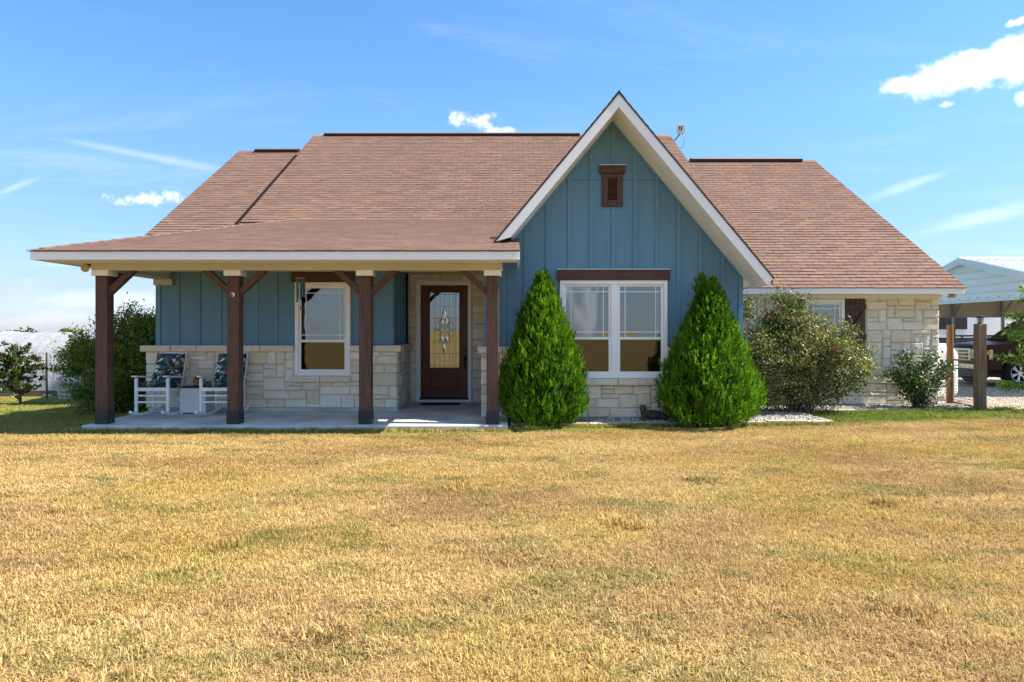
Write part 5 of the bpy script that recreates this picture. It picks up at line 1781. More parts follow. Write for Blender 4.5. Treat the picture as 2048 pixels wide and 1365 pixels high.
M['old_wood'] = paint('grey_brown_timber', (.12, .085, .055), (.20, .15, .10), 6, (.4, 4, 4), .9, .1, .4, 40, .006)
MB().box(-hl, hl, -GR_ - .06, -GR_ - .01, -.03, .19).build('base_board', M['old_wood'], t)

# wire fence in front of it
fx = (-16.6, -14.3, -12.0, -9.7, -7.9)
FY = 17.6
t = thing('wire_fence', 'thin wire mesh fence with a steel post before the hoop house', 'fence', (-12.0, FY, gh(-12, FY)))
for x in fx:
    g = gh(x, FY) - gh(-12, FY)
    MB().box(x + 12 - .018, x + 12 + .018, -.012, .022, g - .1, g + 1.21).build('post', M['old_wood'], t)
wr = MB()
for z in (.08, .2, .32, .45, .58, .72, .86, 1.0):
    wr.tube([(fx[0] + 12, -.016, z), (fx[-1] + 12, -.016, z)], .0028, 4)
for k in range(56):
    x = fx[0] + 12 + k * .155
    wr.tube([(x, -.018, .04), (x, -.018, 1.0)], .0022, 4)
M['wire'] = paint('galvanised_wire', (.07, .07, .068), (.12, .12, .115), 9, rough=.5, metal=.5)
wr.build('wire_mesh', M['wire'], t)['kind'] = 'stuff'

t = thing('planter', 'round cream planter with a dry plant in front of the hoop house', 'planter', (-11.55, 18.0, gh(-11.55, 18.0)))
M['planter'] = paint('weathered_cream_tub', (.50, .45, .36), (.62, .57, .47), 4, (1, 1, .3), .85, .15)
MB().lathe([(.34, -.02), (.36, .10), (.385, .33), (.40, .345), (.40, .365), (.37, .365), (.36, .33)], n=26).build('tub', M['planter'], t)
rng = np.random.default_rng(81)
n = 260
P = np.stack([rng.uniform(-.33, .33, n), rng.uniform(-.33, .33, n), np.full(n, .34)], 1)
P = P[np.hypot(P[:, 0], P[:, 1]) < .34]
leaf_obj('plant', P, rng.normal(size=P.shape) * .8 + np.array([[0, 0, .6]]), rng.uniform(.05, .12, len(P)), .03, rng.uniform(0, .6, len(P)), M['lime_leaf'], t, rng)

# pale rocks along the fence foot
ROCKS = ('pale rock lying at the picture edge behind the magnolia', 'pale rock at the fence foot just left of the magnolia trunk', 'pale rock at the fence foot right of the magnolia trunk', 'pale rock nearest the steel fence post')
for k in range(4):
    x = -15.0 + k * .78 + rr.uniform(-.1, .1); y = 18.5 + rr.uniform(-.3, .3)
    mbr = MB().ell((0, 0, .03), (rr.uniform(.08, .16), rr.uniform(.07, .12), rr.uniform(.05, .08)), 8, 5)
    mbr.v = [tuple(c_ + rr.uniform(-.012, .012) for c_ in v) for v in mbr.v]
    o = mbr.build('rock', M['edging'])
    o.location = (x, y, gh(x, y) - .01)
    tag(o, ROCKS[k], 'rock', 'rocks along the wire fence')

# ================================================================== EDGING AND GRAVEL
t = thing('stone_edging', 'low limestone edging along the gravel bed in front of the cedars', 'edging', (2.5, 10.55, gh(2.5, 10.5)))
OX = Vector((2.5, 10.55, gh(2.5, 10.5)))
rr = random.Random(17)
def edging_run(pts, lens, t, OX, hgt=.062, wdt=.13):
    for (p, q) in zip(pts, pts[1:]):
        p, q = Vector(p), Vector(q)
        Ln = (q - p).length; d = (q - p) / Ln; nrm = Vector((-d.y, d.x))
        s = 0
        while s < Ln - .06:
            l = min(rr.choice(lens) * rr.uniform(.85, 1.15), Ln - s)
            if Ln - s - l < .14: l = Ln - s
            a, c = p + d * (s + .004), p + d * (s + l - .004)
            h = hgt * rr.uniform(.82, 1.15); w = wdt * rr.uniform(.85, 1.15); off = rr.uniform(-.012, .012)
            vs = []
            for z in (-.06, h):
                for base, sd in ((a, -1), (c, -1), (c, 1), (a, 1)):
                    pt = base + nrm * (sd * w / 2 + off)
                    vs.append((pt.x - OX.x + rr.uniform(-.006, .006), pt.y - OX.y + rr.uniform(-.006, .006), z + rr.uniform(-.006, .006)))
            MB().add(vs, [(0, 3, 2, 1), (4, 5, 6, 7), (0, 1, 5, 4), (1, 2, 6, 5), (2, 3, 7, 6), (3, 0, 4, 7)]).build('edging_stone', M['edging'], t, bevel=.012)
            s += l
edging_run([(-.03, 10.42), (1.6, 10.54), (3.4, 10.68), (5.02, 10.80)], (.32, .42, .55, .62), t, OX)
edging_run([(5.04, 10.82), (5.02, 11.35)], (.38, .45), t, OX, .05)
t = thing('stone_edging', 'limestone edging before the bed of the stone wing, behind the green grass', 'edging', (6.5, 12.3, gh(6.5, 12.3)))
OX = Vector((6.5, 12.3, gh(6.5, 12.3)))
edging_run([(5.06, 12.10), (6.6, 12.38), (8.15, 12.64), (9.1, 12.60)], (.45, .55, .65), t, OX, .055)

def pebbles(name, P, size, m, seed):
    rng = np.random.default_rng(seed)
    n = len(P)
    oc = np.array([(1, 0, 0), (-1, 0, 0), (0, 1, 0), (0, -1, 0), (0, 0, 1), (0, 0, -1)], float)
    fc = np.array([(0, 2, 4), (2, 1, 4), (1, 3, 4), (3, 0, 4), (2, 0, 5), (1, 2, 5), (3, 1, 5), (0, 3, 5)])
    V = oc[None] * rng.uniform(.55, 1.25, (n, 6, 1)) * np.array([1, 1, .65]) + rng.normal(0, .12, (n, 6, 3))
    a = rng.uniform(0, 6.28, n); ca, sa = np.cos(a), np.sin(a)
    x = V[..., 0] * ca[:, None] - V[..., 1] * sa[:, None]; y = V[..., 0] * sa[:, None] + V[..., 1] * ca[:, None]
    V = np.stack([x, y, V[..., 2]], 2) * (size * rng.uniform(.5, 1.3, n))[:, None, None] + P[:, None, :]
    F = (np.arange(n)[:, None, None] * 6 + fc[None]).reshape(-1, 3)
    return np_mesh(name, V.reshape(-1, 3), F, m, tint=np.repeat(rng.random(n), 6))
def peb_mat(name, stops):
    b = NB(name)
    a = b.n('ShaderNodeAttribute', attribute_name='tint')
    return b.set(b.ramp(a.outputs['Fac'], stops), .9, .15)
M['pebble'] = peb_mat('bed_pebbles', [(0, (.14, .13, .12)), (.4, (.34, .33, .31)), (.75, (.52, .50, .47)), (1, (.68, .65, .60))])
M['drive_pebble'] = peb_mat('drive_pebbles', [(0, (.28, .22, .16)), (.5, (.50, .42, .32)), (1, (.68, .60, .49))])
rng = np.random.default_rng(91)
n = 16000
X = rng.uniform(-.02, 8.9, n); Y = rng.uniform(10.4, 13.1, n)
bf = np.array([bed_front(x) for x in X])
ok = (Y > bf + .07) & ((X > 3.75) | (Y < YG + .02)) & ((X < 8.25) | (Y > 12.4))
X, Y = X[ok], Y[ok]
P = np.stack([X, Y, np.array([gh(x, y) for x, y in zip(X, Y)]) + .058], 1)
o = pebbles('bed_pebbles', P, .019, M['pebble'], 92)
tag(o, 'grey and white pebbles covering the planting bed', 'pebbles', kind='stuff')
n = 16000
X = rng.uniform(8.4, 14.5, n); Y = 12.6 + rng.random(n) ** 1.5 * 8
P = np.stack([X, Y, np.array([gh(x, y) for x, y in zip(X, Y)]) + .016], 1)
o = pebbles('drive_gravel', P, .022, M['drive_pebble'], 93)
tag(o, 'loose pale gravel scattered over the drive', 'gravel', kind='stuff')
# fallen leaves in the bed
n = 900
X = np.concatenate([rng.uniform(4.2, 8.6, n), rng.normal(1.0, .5, 60)]); Y = np.concatenate([rng.uniform(11.2, 13.0, n), rng.uniform(10.5, 10.9, 60)])
bf = np.array([bed_front(x) for x in X]); ok = Y > bf + .1
X, Y = X[ok], Y[ok]
P = np.stack([X, Y, np.array([gh(x, y) for x, y in zip(X, Y)]) + .075], 1)
M['dead_leaf'] = leaf_mat('fallen_leaves', (.16, .07, .03), (.33, .17, .08), (.52, .33, .18), .8, .1, .1)
D = rng.normal(size=(len(X), 3)); D[:, 2] *= .25
leaf_obj('fallen_leaves', P, D, rng.uniform(.03, .06, len(X)), rng.uniform(.018, .032, len(X)), rng.random(len(X)), M['dead_leaf'], None, rng)
tag(bpy.data.objects['fallen_leaves'], 'dry brown leaves lying in the bed under the roses', 'fallen leaves', kind='stuff')

# ================================================================== RIGHT SIDE: gate, tank, carport, truck
M['post_wood'] = paint('weathered_post_wood', (.13, .085, .055), (.24, .175, .125), 5, (5, 5, .5), .9, .1, .6, 26, .01)
M['post_round'] = paint('treated_round_post', (.16, .085, .045), (.25, .15, .085), 5, (5, 5, .4), .85, .1, .5, 26, .008)
g1 = (8.74, 13.62); g2 = (8.60, 12.55)
t = thing('round_post', 'brown round wooden gate post beside the stone corner', 'post', (g1[0], g1[1], gh(*g1)))
MB().lathe([(.068, -.1), (.067, .5), (.064, 1.0), (.063, 1.57), (.058, 1.59)], n=16).build('shaft', M['post_round'], t, smooth=False)
t = thing('gate_post', 'thick grey weathered timber gate post carrying a small lamp', 'post', (g2[0], g2[1], gh(*g2)))
mbp = MB()
for k in range(8):
    z0, z1 = -.1 + k * .2125, -.1 + (k + 1) * .2125
    pass
prs = [(-.08, -.075), (.075, -.08), (.085, .07), (-.075, .08)]
vs = []
zl = np.linspace(-.1, 1.60, 9)
for z in zl:
    for q in prs:
        vs.append((q[0] + rr.uniform(-.004, .004) + (.004 * z), q[1] + rr.uniform(-.004, .004), z))
fs = [(k * 4 + i, k * 4 + (i + 1) % 4, (k + 1) * 4 + (i + 1) % 4, (k + 1) * 4 + i) for k in range(8) for i in range(4)] + [(3, 2, 1, 0), (32, 33, 34, 35)]
mbp.add(vs, fs); mbp.build('shaft', M['post_wood'], t, bevel=.014)
t = thing('post_lamp', 'little black solar lantern on top of the grey gate post', 'lamp', (g2[0] + .008, g2[1], gh(*g2) + 1.601))
MB().lathe([(.045, 0), (.047, .006), (.04, .012)], n=14).build('base', M['dark_metal'], t)
for k in range(6):
    a = 2 * math.pi * k / 6
    MB().tube([(.035 * math.cos(a), .035 * math.sin(a), .01), (.052 * math.cos(a + .5), .052 * math.sin(a + .5), .06), (.045 * math.cos(a + .9), .045 * math.sin(a + .9), .105)], .005, 5).build('bar', M['dark_metal'], t)
MB().lathe([(.02, .012), (.028, .04), (.025, .10)], n=10).build('diffuser', M['lamp_glass'], t)
MB().lathe([(.05, .103), (.085, .112), (.088, .122), (.06, .14), (.02, .148)], n=18).build('cap', M['dark_metal'], t)

gt = thing('wire_gate', 'low welded wire gate with a rusty frame between the two gate posts', 'gate', ((g1[0] + g2[0]) / 2, (g1[1] + g2[1]) / 2, gh(*g2)))
gl0 = Vector((g1[0] - .02, g1[1] - .09, 0)) - Vector((gt.location.x, gt.location.y, 0)); gl1 = Vector((g2[0] - .02, g2[1] + .10, 0)) - Vector((gt.location.x, gt.location.y, 0))
M['gate_metal'] = paint('rusty_gate_pipe', (.06, .042, .032), (.11, .08, .062), 9, rough=.8)
gd = gl1 - gl0
def gp(s, z): return tuple(gl0 + gd * s + Vector((0, 0, z)))
fm = MB()
for a, b_ in (((0, .06), (1, .06)), ((0, .90), (1, .90)), ((0, .06), (0, .90)), ((1, .06), (1, .90))):
    fm.tube([gp(*a), gp(*b_)], .019, 7)
fm.build('frame', M['gate_metal'], gt)
wr = MB()
for k in range(1, 18): wr.tube([gp(0, .06 + k * .056), gp(1, .06 + k * .056)], .0032, 4)
for k in range(1, 18): wr.tube([gp(k / 18, .06), gp(k / 18, 1.06)], .0032, 4)
wr.build('wire_mesh', M['wire'], gt)['kind'] = 'stuff'

t = thing('gas_tank', 'upright white tank with a domed top behind the wire gate', 'tank', (9.02, 14.35, gh(9.02, 14.3)))
MB().lathe([(.22, 0), (.22, .12), (.25, .13), (.285, .18), (.295, .22), (.295, .95), (.285, 1.02), (.24, 1.09), (.15, 1.13), (.06, 1.145)], n=30).build('body', M['white'], t, smooth=True)
MB().lathe([(.09, 1.13), (.09, 1.20), (.08, 1.21)], n=16).build('collar', M['white'], t)
t = thing('utility_cabinet', 'narrow white cabinet standing between the stone corner and the round post', 'cabinet', (8.42, 14.0, gh(8.42, 14.0)))
MB().box(-.19, .19, -.15, .15, 0, 1.30).build('body', M['white'], t, bevel=.02)
MB().box(-.20, .20, -.16, .16, 1.302, 1.33).build('lid', M['white'], t, bevel=.008)

# carport: long axis along X, open gable end towards -X
CX0, CX1, CY0, CY1 = 12.15, 21.0, 15.3, 21.3
cg0 = -.18
t = thing('carport', 'pale metal carport with a ribbed white roof over the truck', 'carport', (CX0, 18.3, cg0))
CT = Vector((CX0, 18.3, cg0))
def cp_(mb, name, m, parent=None, **kw):
    mb.v = [(v[0] - CT.x, v[1] - CT.y, v[2] - CT.z) for v in mb.v]
    return mb.build(name, m, parent or t, **kw)
M['cp_wall'] = paint('pale_green_grey_steel', (.68, .70, .66), (.73, .75, .71), 2, (1, 1, 1), .45, .4)
M['cp_roof'] = paint('white_steel_roofing', (.74, .75, .76), (.80, .81, .82), 2, rough=.4, spec=.4)
M['cp_trim'] = paint('grey_steel_trim', (.58, .63, .61), (.64, .68, .66), 3, rough=.45, spec=.4)
M['cp_post'] = paint('galvanised_tube', (.22, .21, .19), (.30, .29, .27), 6, rough=.5, metal=.3)
M['cp_tan'] = paint('tan_steel_siding', (.40, .35, .27), (.46, .41, .32), 3, rough=.5)
ZA, ZE, ZB = 3.30, 2.55, 2.17
csl = (ZA - ZE) / 3.0
def skew(y): return 0.196 * (18.3 - y) * -1 * 0   # facade kept square to the carport axis
pl = [(CY0, ZB), (CY0, ZE - .05), (18.3, ZA - .06), (CY1, ZE - .05), (CY1, ZB)]
cp_(MB().prism(pl, 'x', CX0, CX0 + .02), 'gable_panel', M['cp_wall'])
for k in range(5):
    z = ZB + .20 + k * .185
    hw = 3.0 if z < ZE - .05 else 3.0 * (ZA - .10 - z) / (ZA - ZE)
    if hw > .1: cp_(MB().prism([(CX0 - .018, z - .03), (CX0 - .018, z - .018), (CX0 - .0005, z), (CX0 - .0005, z - .035)], 'y', 18.3 - hw, 18.3 + hw) if False else MB().box(CX0 - .016, CX0 - .0005, 18.3 - hw, 18.3 + hw, z - .030, z), 'siding_rib', M['cp_trim'])
for k in range(16):
    y = CY0 + .2 + k * .38
    cp_(MB().box(CX0 - .012, CX0 - .0005, y, y + .022, ZB + .045, ZB + .067), 'screw', M['bolt'])
cp_(MB().box(CX0 - .02, CX0 + .06, CY0, CY1, ZB - .05, ZB + .025), 'eave_trim', M['cp_trim'])
for sy in (-1, 1):
    ye = CY0 - .12 if sy < 0 else CY1 + .12
    ze = ZE - csl * .12
    p = [(CX0 - .15, 18.3, ZA), (CX1, 18.3, ZA), (CX1, ye, ze), (CX0 - .15, ye, ze)]
    f = [(0, 1, 2, 3)] if sy > 0 else [(3, 2, 1, 0)]
    cp_(MB().add(p + [(a, b_, c_ - .02) for a, b_, c_ in p], f + [(4, 5, 6, 7), (0, 3, 7, 4), (2, 3, 7, 6)]), 'roof_panel', M['cp_roof'])
    for k in range(40):
        x = CX0 + .02 + k * .228
        if x > CX1: break
        cp_(MB().add([(x, 18.3, ZA + .001), (x + .05, 18.3, ZA + .001), (x + .05, ye, ze + .001), (x, ye, ze + .001), (x + .012, 18.3, ZA + .03), (x + .038, 18.3, ZA + .03), (x + .038, ye, ze + .03), (x + .012, ye, ze + .03)],
            [(4, 5, 6, 7), (0, 4, 7, 3), (1, 2, 6, 5), (2, 3, 7, 6)]), 'roof_rib', M['cp_roof'])
    cp_(MB().prism([(18.3, ZA + .035), (18.3, ZA - .15), (ye, ze - .15), (ye, ze + .035)][::sy], 'x', CX0 - .17, CX0 - .151), 'rake_trim', M['cp_trim'])
cp_(MB().prism([(18.1, ZA - .03), (18.3, ZA + .05), (18.5, ZA - .03)], 'x', CX0 - .18, CX1), 'ridge_cap', M['cp_roof'])
# far side wall: steel skirt over open bays
cp_(MB().box(CX0 + .02, CX1, CY1 - .03, CY1, 1.78, 2.52), 'side_panel', M['cp_tan'])
for k in range(3):
    z = 1.96 + k * .2
    cp_(MB().box(CX0 + .03, CX1, CY1 - .05, CY1 - .031, z - .012, z), 'siding_rib', M['cp_tan'])
for k in range(6):
    x = CX0 + .05 + k * 1.52
    if k == 0: x = CX0 + .08
    cp_(MB().box(x - .035, x + .035, CY1 - .13, CY1 - .06, cg0, 2.5), 'post', M['cp_post'])
    cp_(MB().beam((x, CY1 - .10, 1.82), (x, CY1 - .75, 2.58), .05, .05), 'brace', M['cp_post'])
    cp_(MB().box(x - .035, x + .035, CY0 + .06, CY0 + .13, cg0, 2.5), 'post', M['cp_post'])
    for sy in (-1, 1):
        cp_(MB().beam((x, 18.3, ZA - .09), (x, 18.3 + sy * 2.95, ZE - .07), .05, .06), 'rafter', M['cp_post'])

# white trailer beyond
t = thing('white_trailer', 'long white box trailer parked behind the carport', 'trailer', (19.0, 26.5, gh(19, 26.5)))
MB().box(-3.6, 6.0, -1.0, 1.0, .45, 2.55).build('box', M['white'], t, bevel=.04)
MB().box(-3.35, -2.0, -1.012, -1.001, 1.60, 2.10).build('window', M['black'], t)
for x in (.6, 1.5):
    MB().tube([(x, -.95, .34), (x, -.70, .34)], .34, 20).build('wheel', M['black'], t)
MB().box(-3.6, 6.0, -.9, .9, .36, .449).build('chassis', M['black'], t)
t = thing('slatted_trailer', 'dark slatted utility trailer bed between the truck and the white trailer', 'trailer', (16.2, 23.4, gh(16, 23.4)))
M['dark_steel'] = paint('dark_trailer_steel', (.045, .045, .05), (.08, .08, .085), 6, rough=.6)
for z in (.45, .95, 1.38):
    MB().box(-1.8, 1.9, -.9, -.85, z - .03, z + .03).build('rail', M['dark_steel'], t)
for k in range(9):
    x = -1.7 + k * .44
    MB().beam((x, -.87, .48), (x + .36, -.87, 1.36), .03, .05, (0, 1, 0)).build('slat', M['dark_steel'], t)
MB().box(-1.8, 1.9, -.84, .84, .40, .46).build('bed', M['dark_steel'], t)
MB().box(-1.8, 1.9, .845, .89, .46, 1.30).build('side_board', M['dark_steel'], t)
for y in (-.8, .6):
    MB().tube([(.2, y, .32), (.2, y + .2, .32)], .32, 18).build('wheel', M['black'], t)

# ---- pickup truck, nose towards -X
TXF, TYN, TYF, TG = 12.62, 18.30, 20.28, cg0
t = thing('pickup_truck', 'dark red pickup truck with a chrome grille parked under the carport', 'truck', (TXF, (TYN + TYF) / 2, TG))
TO = Vector((TXF, (TYN + TYF) / 2, TG))
b = NB('dark_red_car_paint'); b.set((.030, .0025, .004), .35, .18)
b.p.inputs['Coat Weight'].default_value = .08; b.p.inputs['Coat Roughness'].default_value = .05
M['car'] = b.m
M['chrome'] = paint('chrome', (.62, .62, .60), (.70, .70, .68), 5, rough=.18, metal=1.0)
M['rubber'] = paint('tyre_rubber', (.012, .012, .012), (.022, .022, .022), 20, rough=.85, spec=.2)
M['rim'] = paint('alloy_rim', (.55, .56, .57), (.62, .62, .63), 8, rough=.3, metal=.9)
M['amber'] = paint('amber_lens', (.75, .22, .02), (.85, .30, .04), 30, rough=.2, spec=.6)
M['lens'] = paint('clear_headlight', (.55, .56, .55), (.70, .70, .68), 30, rough=.12, spec=.7)
hwd = (TYF - TYN) / 2
def arch_pts(cx, r, n=10, z0=.42):
    return [(cx + r * math.cos(math.pi * (1 - k / n)) * -1, z0 + r * math.sin(math.pi * k / n)) for k in range(n + 1)]
def body_profile():
    pts = [(.04, .50), (.0, .70), (.0, 1.02), (.06, 1.12), (.22, 1.175), (1.45, 1.265), (3.6, 1.27), (5.55, 1.27), (5.62, 1.2), (5.62, .62), (5.0, .55)]
    for cx in (4.55, 1.02):
        pts += [(cx + .47, .48)] + [(cx + .49 * math.cos(math.pi * k / 12), .46 + .49 * math.sin(math.pi * k / 12)) for k in range(1, 12)] + [(cx - .47, .48)]
    return pts
bp = body_profile()
def tri_prism(poly, ya, yb):
    m_ = MB().prism(poly, 'y', ya, yb)
    return m_
bd = tri_prism([(p[0], p[1]) for p in bp], -hwd, hwd).build('body', M['car'], t, bevel=.035, seg=3)
cab = MB()
lo = [(1.42, 1.268), (3.75, 1.268)]; hi = [(2.12, 1.83), (3.55, 1.85)]
vs = []
for (x, z), w in ((lo[0], .97), (lo[1], .97), (hi[1], .80), (hi[0], .80)):
    vs += [(x, -w * hwd / .99, z), (x, w * hwd / .99, z)]
cab.add(vs, [(0, 2, 4, 6), (7, 5, 3, 1), (0, 6, 7, 1), (2, 3, 5, 4), (6, 4, 5, 7), (0, 1, 3, 2)])
cab.build('cab', M['car'], t, bevel=.04, seg=3)
def lerp(a, b_, s): return tuple(a[i] + (b_[i] - a[i]) * s for i in range(3))
def quad_on(p00, p10, p11, p01, inset, off):
    A = [Vector(p) for p in (p00, p10, p11, p01)]
    c = sum(A, Vector()) / 4
    n_ = (A[1] - A[0]).cross(A[3] - A[0]).normalized()
    q = [p + (c - p) * inset + n_ * off for p in A]
    return q
k97, k80 = .97 * hwd / .99, .80 * hwd / .99
ws = quad_on((1.42, k97, 1.268), (1.42, -k97, 1.268), (2.12, -k80, 1.83), (2.12, k80, 1.83), .08, .012)
MB().add([tuple(v) for v in ws], [(0, 1, 2, 3)]).build('windshield', M['glass_car'], t)
for sy in (-1, 1):
    for (xa, xb, xta, xtb) in ((1.75, 2.72, 2.24, 2.70), (2.80, 3.62, 2.78, 3.48)):
        q = [(xa, sy * (k97 - .03), 1.33), (xb, sy * (k97 - .03), 1.33), (xtb, sy * (k80 + .01), 1.78), (xta, sy * (k80 + .01), 1.78)]
        q = [(x, y + sy * .018, z) for x, y, z in q]
        MB().add(q, [(0, 1, 2, 3) if sy < 0 else (3, 2, 1, 0)]).build('side_window', M['glass_car'], t)
    MB().box(1.9, 2.1, sy * (hwd + .16) - .11, sy * (hwd + .16) + .11, 1.28, 1.46).build('mirror', M['car'], t, bevel=.02)
    for cx in (1.02, 4.55):
        y0 = sy * (hwd - .02); y1 = sy * (hwd - .27)
        w = MB()
        prof = [(.25, 0), (.30, -.012), (.385, -.005), (.405, .03), (.41, .125), (.405, .22), (.385, .25), (.25, .25)]
        n = 36
        vv, ff = [], []
        for r_, d_y in prof:
            for k in range(n):
                a = 2 * math.pi * k / n
                vv.append((cx + r_ * math.cos(a), y0 - sy * d_y, .405 + r_ * math.sin(a)))
        for i in range(len(prof) - 1):
            for k in range(n):
                q = (i * n + k, i * n + (k + 1) % n, (i + 1) * n + (k + 1) % n, (i + 1) * n + k)
                ff.append(q if sy > 0 else q[::-1])
        w.add(vv, ff)
        wh = w.build('wheel', M['rubber'], t, smooth=True)
        rm_ = MB()
        rm_.tube([(cx, y0 - sy * .08, .405), (cx, y0 - sy * .20, .405)], .255, 30)
        MBr = MB()
        ring = [(cx + .245 * math.cos(2 * math.pi * k / 28), y0 - sy * .012, .405 + .245 * math.sin(2 * math.pi * k / 28)) for k in range(29)]
        MBr.tube(ring, .016, 6, False)
        for k in range(6):
            a = 2 * math.pi * k / 6 + .3
            for da in (-.13, .13):
                MBr.beam((cx + .06 * math.cos(a), y0 - sy * .03, .405 + .06 * math.sin(a)), (cx + .24 * math.cos(a + da), y0 - sy * .02, .405 + .24 * math.sin(a + da)), .032, .03, (0, 1, 0))
        MBr.tube([(cx, y0 - sy * .0, .405), (cx, y0 - sy * .08, .405)], .07, 14)
        rm_.build('brake_drum', M['black'], wh)
        MBr.build('rim', M['rim'], wh)
MB().box(-.035, .04, -.52, .52, .72, 1.07).build('grille', M['chrome'], t, bevel=.02)
gr = bpy.data.objects['grille'] if 'grille' in bpy.data.objects else None
for j in range(3):
    for sy in (-1, 1):
        MB().box(-.042, -.03, sy * .245 - .21, sy * .245 + .21, .765 + j * .095, .765 + j * .095 + .065).build('grille_opening', M['black'], gr)
        for q in range(7):
            MB().box(-.05, -.0425, sy * .245 - .19 + q * .06, sy * .245 - .178 + q * .06, .765 + j * .095, .83 + j * .095).build('grille_bar', M['chrome'], gr)
for sy in (-1, 1):
    MB().prism([(-.025, sy * .56), (-.025, sy * .86), (.02, sy * (hwd - .02)), (.27, sy * (hwd + .012)), (.27, sy * (hwd - .1)), (.04, sy * .56)][::sy], 'z', .78, 1.05).build('headlight', M['lens'], t, bevel=.015)
    MB().prism([(-.035, sy * .84), (.01, sy * (hwd + .002)), (.20, sy * (hwd + .022)), (.20, sy * (hwd - .02)), (.03, sy * .84)][::sy], 'z', .90, 1.02).build('turn_signal', M['amber'], t)
MB().box(-.16, .06, -hwd - .01, hwd + .01, .50, .665).build('front_bumper', M['chrome'], t, bevel=.035, seg=3)
MB().box(-.12, .2, -hwd + .05, hwd - .05, .30, .498).build('valance', M['black'], t, bevel=.02)
MB().box(.6, 5.0, -hwd + .1, hwd - .1, .28, .5).build('chassis', M['black'], t)
MB().box(1.55, 4.0, -hwd - .06, -hwd + .04, .36, .42).build('running_board', M['chrome'], t, bevel=.01)

# ================================================================== LAWN GRASS (uncountable)
gcol = bpy.data.collections.new('grass_patches')
def grass_patch(seed, n, half, hmin, hmax, lean, name, wd=.0032):
    rng = np.random.default_rng(seed)
    P = np.stack([rng.uniform(-half, half, n), rng.uniform(-half, half, n), np.full(n, -.004)], 1)
    # tufts: pull the blades towards a few centres
    c = rng.uniform(-half, half, (max(6, n // 22), 2))
    idx = rng.integers(0, len(c), n)
    k = rng.random(n) < .6
    P[k, :2] = c[idx[k]] + rng.normal(0, .018, (k.sum(), 2))
    h = rng.uniform(hmin, hmax, n) * np.where(rng.random(n) < .08, 1.5, 1)
    a = rng.uniform(0, 2 * np.pi, n)
    ln = np.abs(rng.normal(lean, .35, n))
    d = np.stack([np.cos(a) * np.sin(ln), np.sin(a) * np.sin(ln), np.abs(np.cos(ln)) + .12], 1)
    s = np.stack([-np.sin(a + rng.normal(0, .6, n)), np.cos(a), np.zeros(n)], 1)
    w = wd * rng.uniform(.6, 1.3, n)
    m = P + d * (h * .55)[:, None] + np.array([[0, 0, .006]])
    tp = P + d * h[:, None] * np.array([[1.15, 1.15, .82]])
    V = np.stack([P - s * w[:, None], P + s * w[:, None], m + s * (w * .8)[:, None], m - s * (w * .8)[:, None], tp], 1).reshape(-1, 3)
    b0 = np.arange(n)[:, None] * 5
    F = np.concatenate([b0 + np.array([[0, 1, 2]]), b0 + np.array([[0, 2, 3]]), b0 + np.array([[3, 2, 4]])], 0)
    o = np_mesh(name, V, F, M['blade'], tint=np.repeat(np.clip(rng.normal(.5, .24, n), 0, 1), 5))
    COL.objects.unlink(o)
    gcol.objects.link(o)
for k in range(6):
    grass_patch(200 + k, 2000, .21, .014, .044, .85, 'grass_patch', .0023)
def lawn_points():
    rng = np.random.default_rng(5)
    pts = []
    y = 1.2
    sp = .27
    while y < 17.5:
        xm = .80 * y + 2.6
        if y > 13: spx = .36
        else: spx = sp
        for x in np.arange(-xm, xm, spx):
            px, py = x + rng.uniform(-.12, .12), y + rng.uniform(-.12, .12)
            if px > -6.55 and py > 9.80 and px < .12: continue            # slab
            if -.25 < px < 5.15 and py > bed_front(px) - .24: continue
            if px >= 5.0 and py > bed_front(px) - .22 : continue
            if px > 8.0 and py > 12.30: continue
            if px > -7.6 and py > 14.3: continue
            if px < -6.4 and py > 17.3: continue
            pts.append((px, py, gh(px, py)))
        y += sp if y < 13 else .36
    # tight rows along the slab and the edging
    for x in np.arange(-6.45, -.1, .1):
        pass
    return pts
lp = lawn_points()
me = bpy.data.meshes.new('lawn_grass')
me.from_pydata(lp, [], [])
lawn = bpy.data.objects.new('lawn_grass', me)
link(lawn)
tag(lawn, 'short dry tan grass blades covering the whole front lawn', 'grass', kind='stuff')

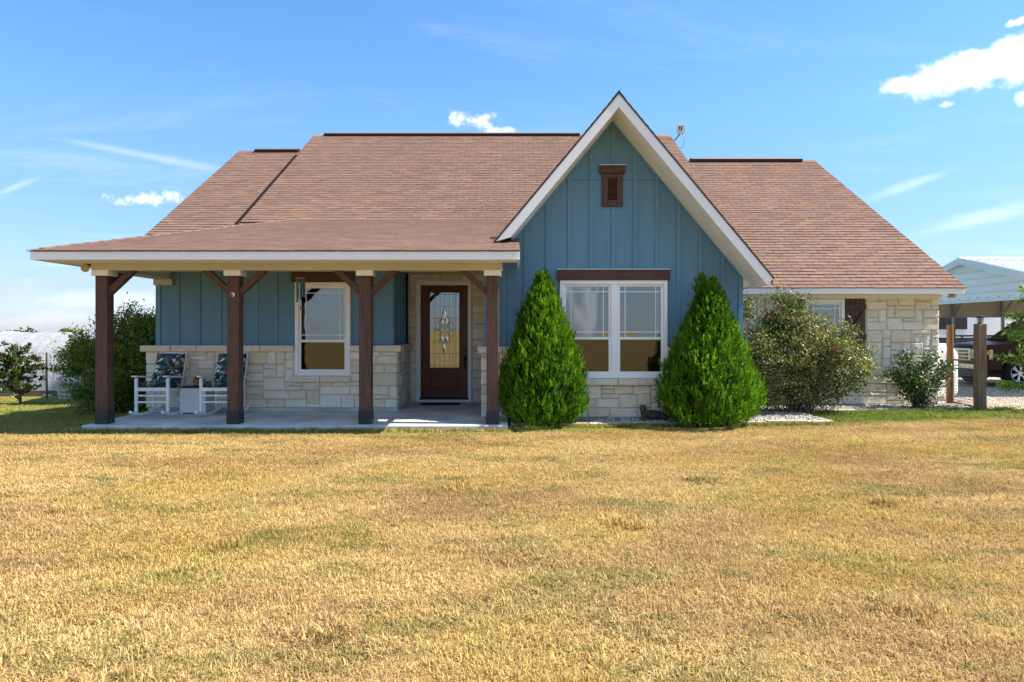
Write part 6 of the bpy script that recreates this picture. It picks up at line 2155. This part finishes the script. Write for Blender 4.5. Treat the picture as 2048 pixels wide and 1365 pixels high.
def scatter_group(name, coll, smin, smax):
    ng = bpy.data.node_groups.new(name, 'GeometryNodeTree')
    ng.interface.new_socket('Geometry', in_out='INPUT', socket_type='NodeSocketGeometry')
    ng.interface.new_socket('Geometry', in_out='OUTPUT', socket_type='NodeSocketGeometry')
    gi = ng.nodes.new('NodeGroupInput'); go = ng.nodes.new('NodeGroupOutput')
    ci = ng.nodes.new('GeometryNodeCollectionInfo'); ci.inputs['Collection'].default_value = coll
    ci.inputs['Separate Children'].default_value = True; ci.inputs['Reset Children'].default_value = True
    ip = ng.nodes.new('GeometryNodeInstanceOnPoints'); ip.inputs['Pick Instance'].default_value = True
    rv = ng.nodes.new('FunctionNodeRandomValue'); rv.data_type = 'FLOAT_VECTOR'
    rv.inputs[0].default_value = (0, 0, 0); rv.inputs[1].default_value = (0, 0, 6.283)
    rf = ng.nodes.new('FunctionNodeRandomValue'); rf.data_type = 'FLOAT'
    rf.inputs[2].default_value = smin; rf.inputs[3].default_value = smax
    L_ = ng.links.new
    L_(gi.outputs[0], ip.inputs['Points']); L_(ci.outputs[0], ip.inputs['Instance'])
    L_(rv.outputs[0], ip.inputs['Rotation']); L_(rf.outputs[1], ip.inputs['Scale'])
    L_(ip.outputs[0], go.inputs[0])
    return ng
mod = lawn.modifiers.new('scatter', 'NODES')
mod.node_group = scatter_group('grass_scatter', gcol, .85, 1.15)

# fringe of longer green grass against the slab, the edging and the bed
gcol2 = bpy.data.collections.new('fringe_patches')
_keep = gcol
gcol = gcol2
for k in range(4):
    grass_patch(300 + k, 70, .05, .04, .085, .55, 'fringe_patch', .0034)
gcol = _keep
rng = np.random.default_rng(6)
fp = []
for x in np.arange(-6.4, -.05, .035): fp.append((x + rng.uniform(-.02, .02), 9.98 - abs(rng.normal(.05, .05))))
for x in np.arange(-.02, 5.05, .03): fp.append((x, bed_front(x) - .10 - abs(rng.normal(.0, .06))))
for x in np.arange(5.15, 9.3, .03): fp.append((x, bed_front(x) - .10 - abs(rng.normal(.0, .12))))
for y in np.arange(10.0, 13, .04): fp.append((-6.36 - abs(rng.normal(0, .05)), y))
for k in range(700):
    x = rng.uniform(5.1, 10.4); fp.append((x, min(bed_front(x), 12.5) - rng.uniform(.1, 1.2)))
for (cx, cy, n) in ((-2.35, 2.95, 30), (-1.6, 2.72, 22), (-.9, 3.3, 12), (-2.0, 4.7, 14), (.9, 5.2, 20), (1.9, 6.6, 18), (3.2, 5.8, 18), (-3.6, 5.6, 14), (.2, 2.8, 12), (2.1, 3.6, 14), (-.5, 6.4, 14)):
    for k in range(n): fp.append((cx + rng.normal(0, .07), cy + rng.normal(0, .06)))
fp = [(x, y, gh(x, y)) for x, y in fp]
me = bpy.data.meshes.new('fringe_grass'); me.from_pydata(fp, [], [])
fr = link(bpy.data.objects.new('fringe_grass', me))
tag(fr, 'longer green grass along the slab, the edging and in scattered tufts', 'grass', kind='stuff')
mod = fr.modifiers.new('scatter', 'NODES'); mod.node_group = scatter_group('fringe_scatter', gcol2, .7, 1.2)
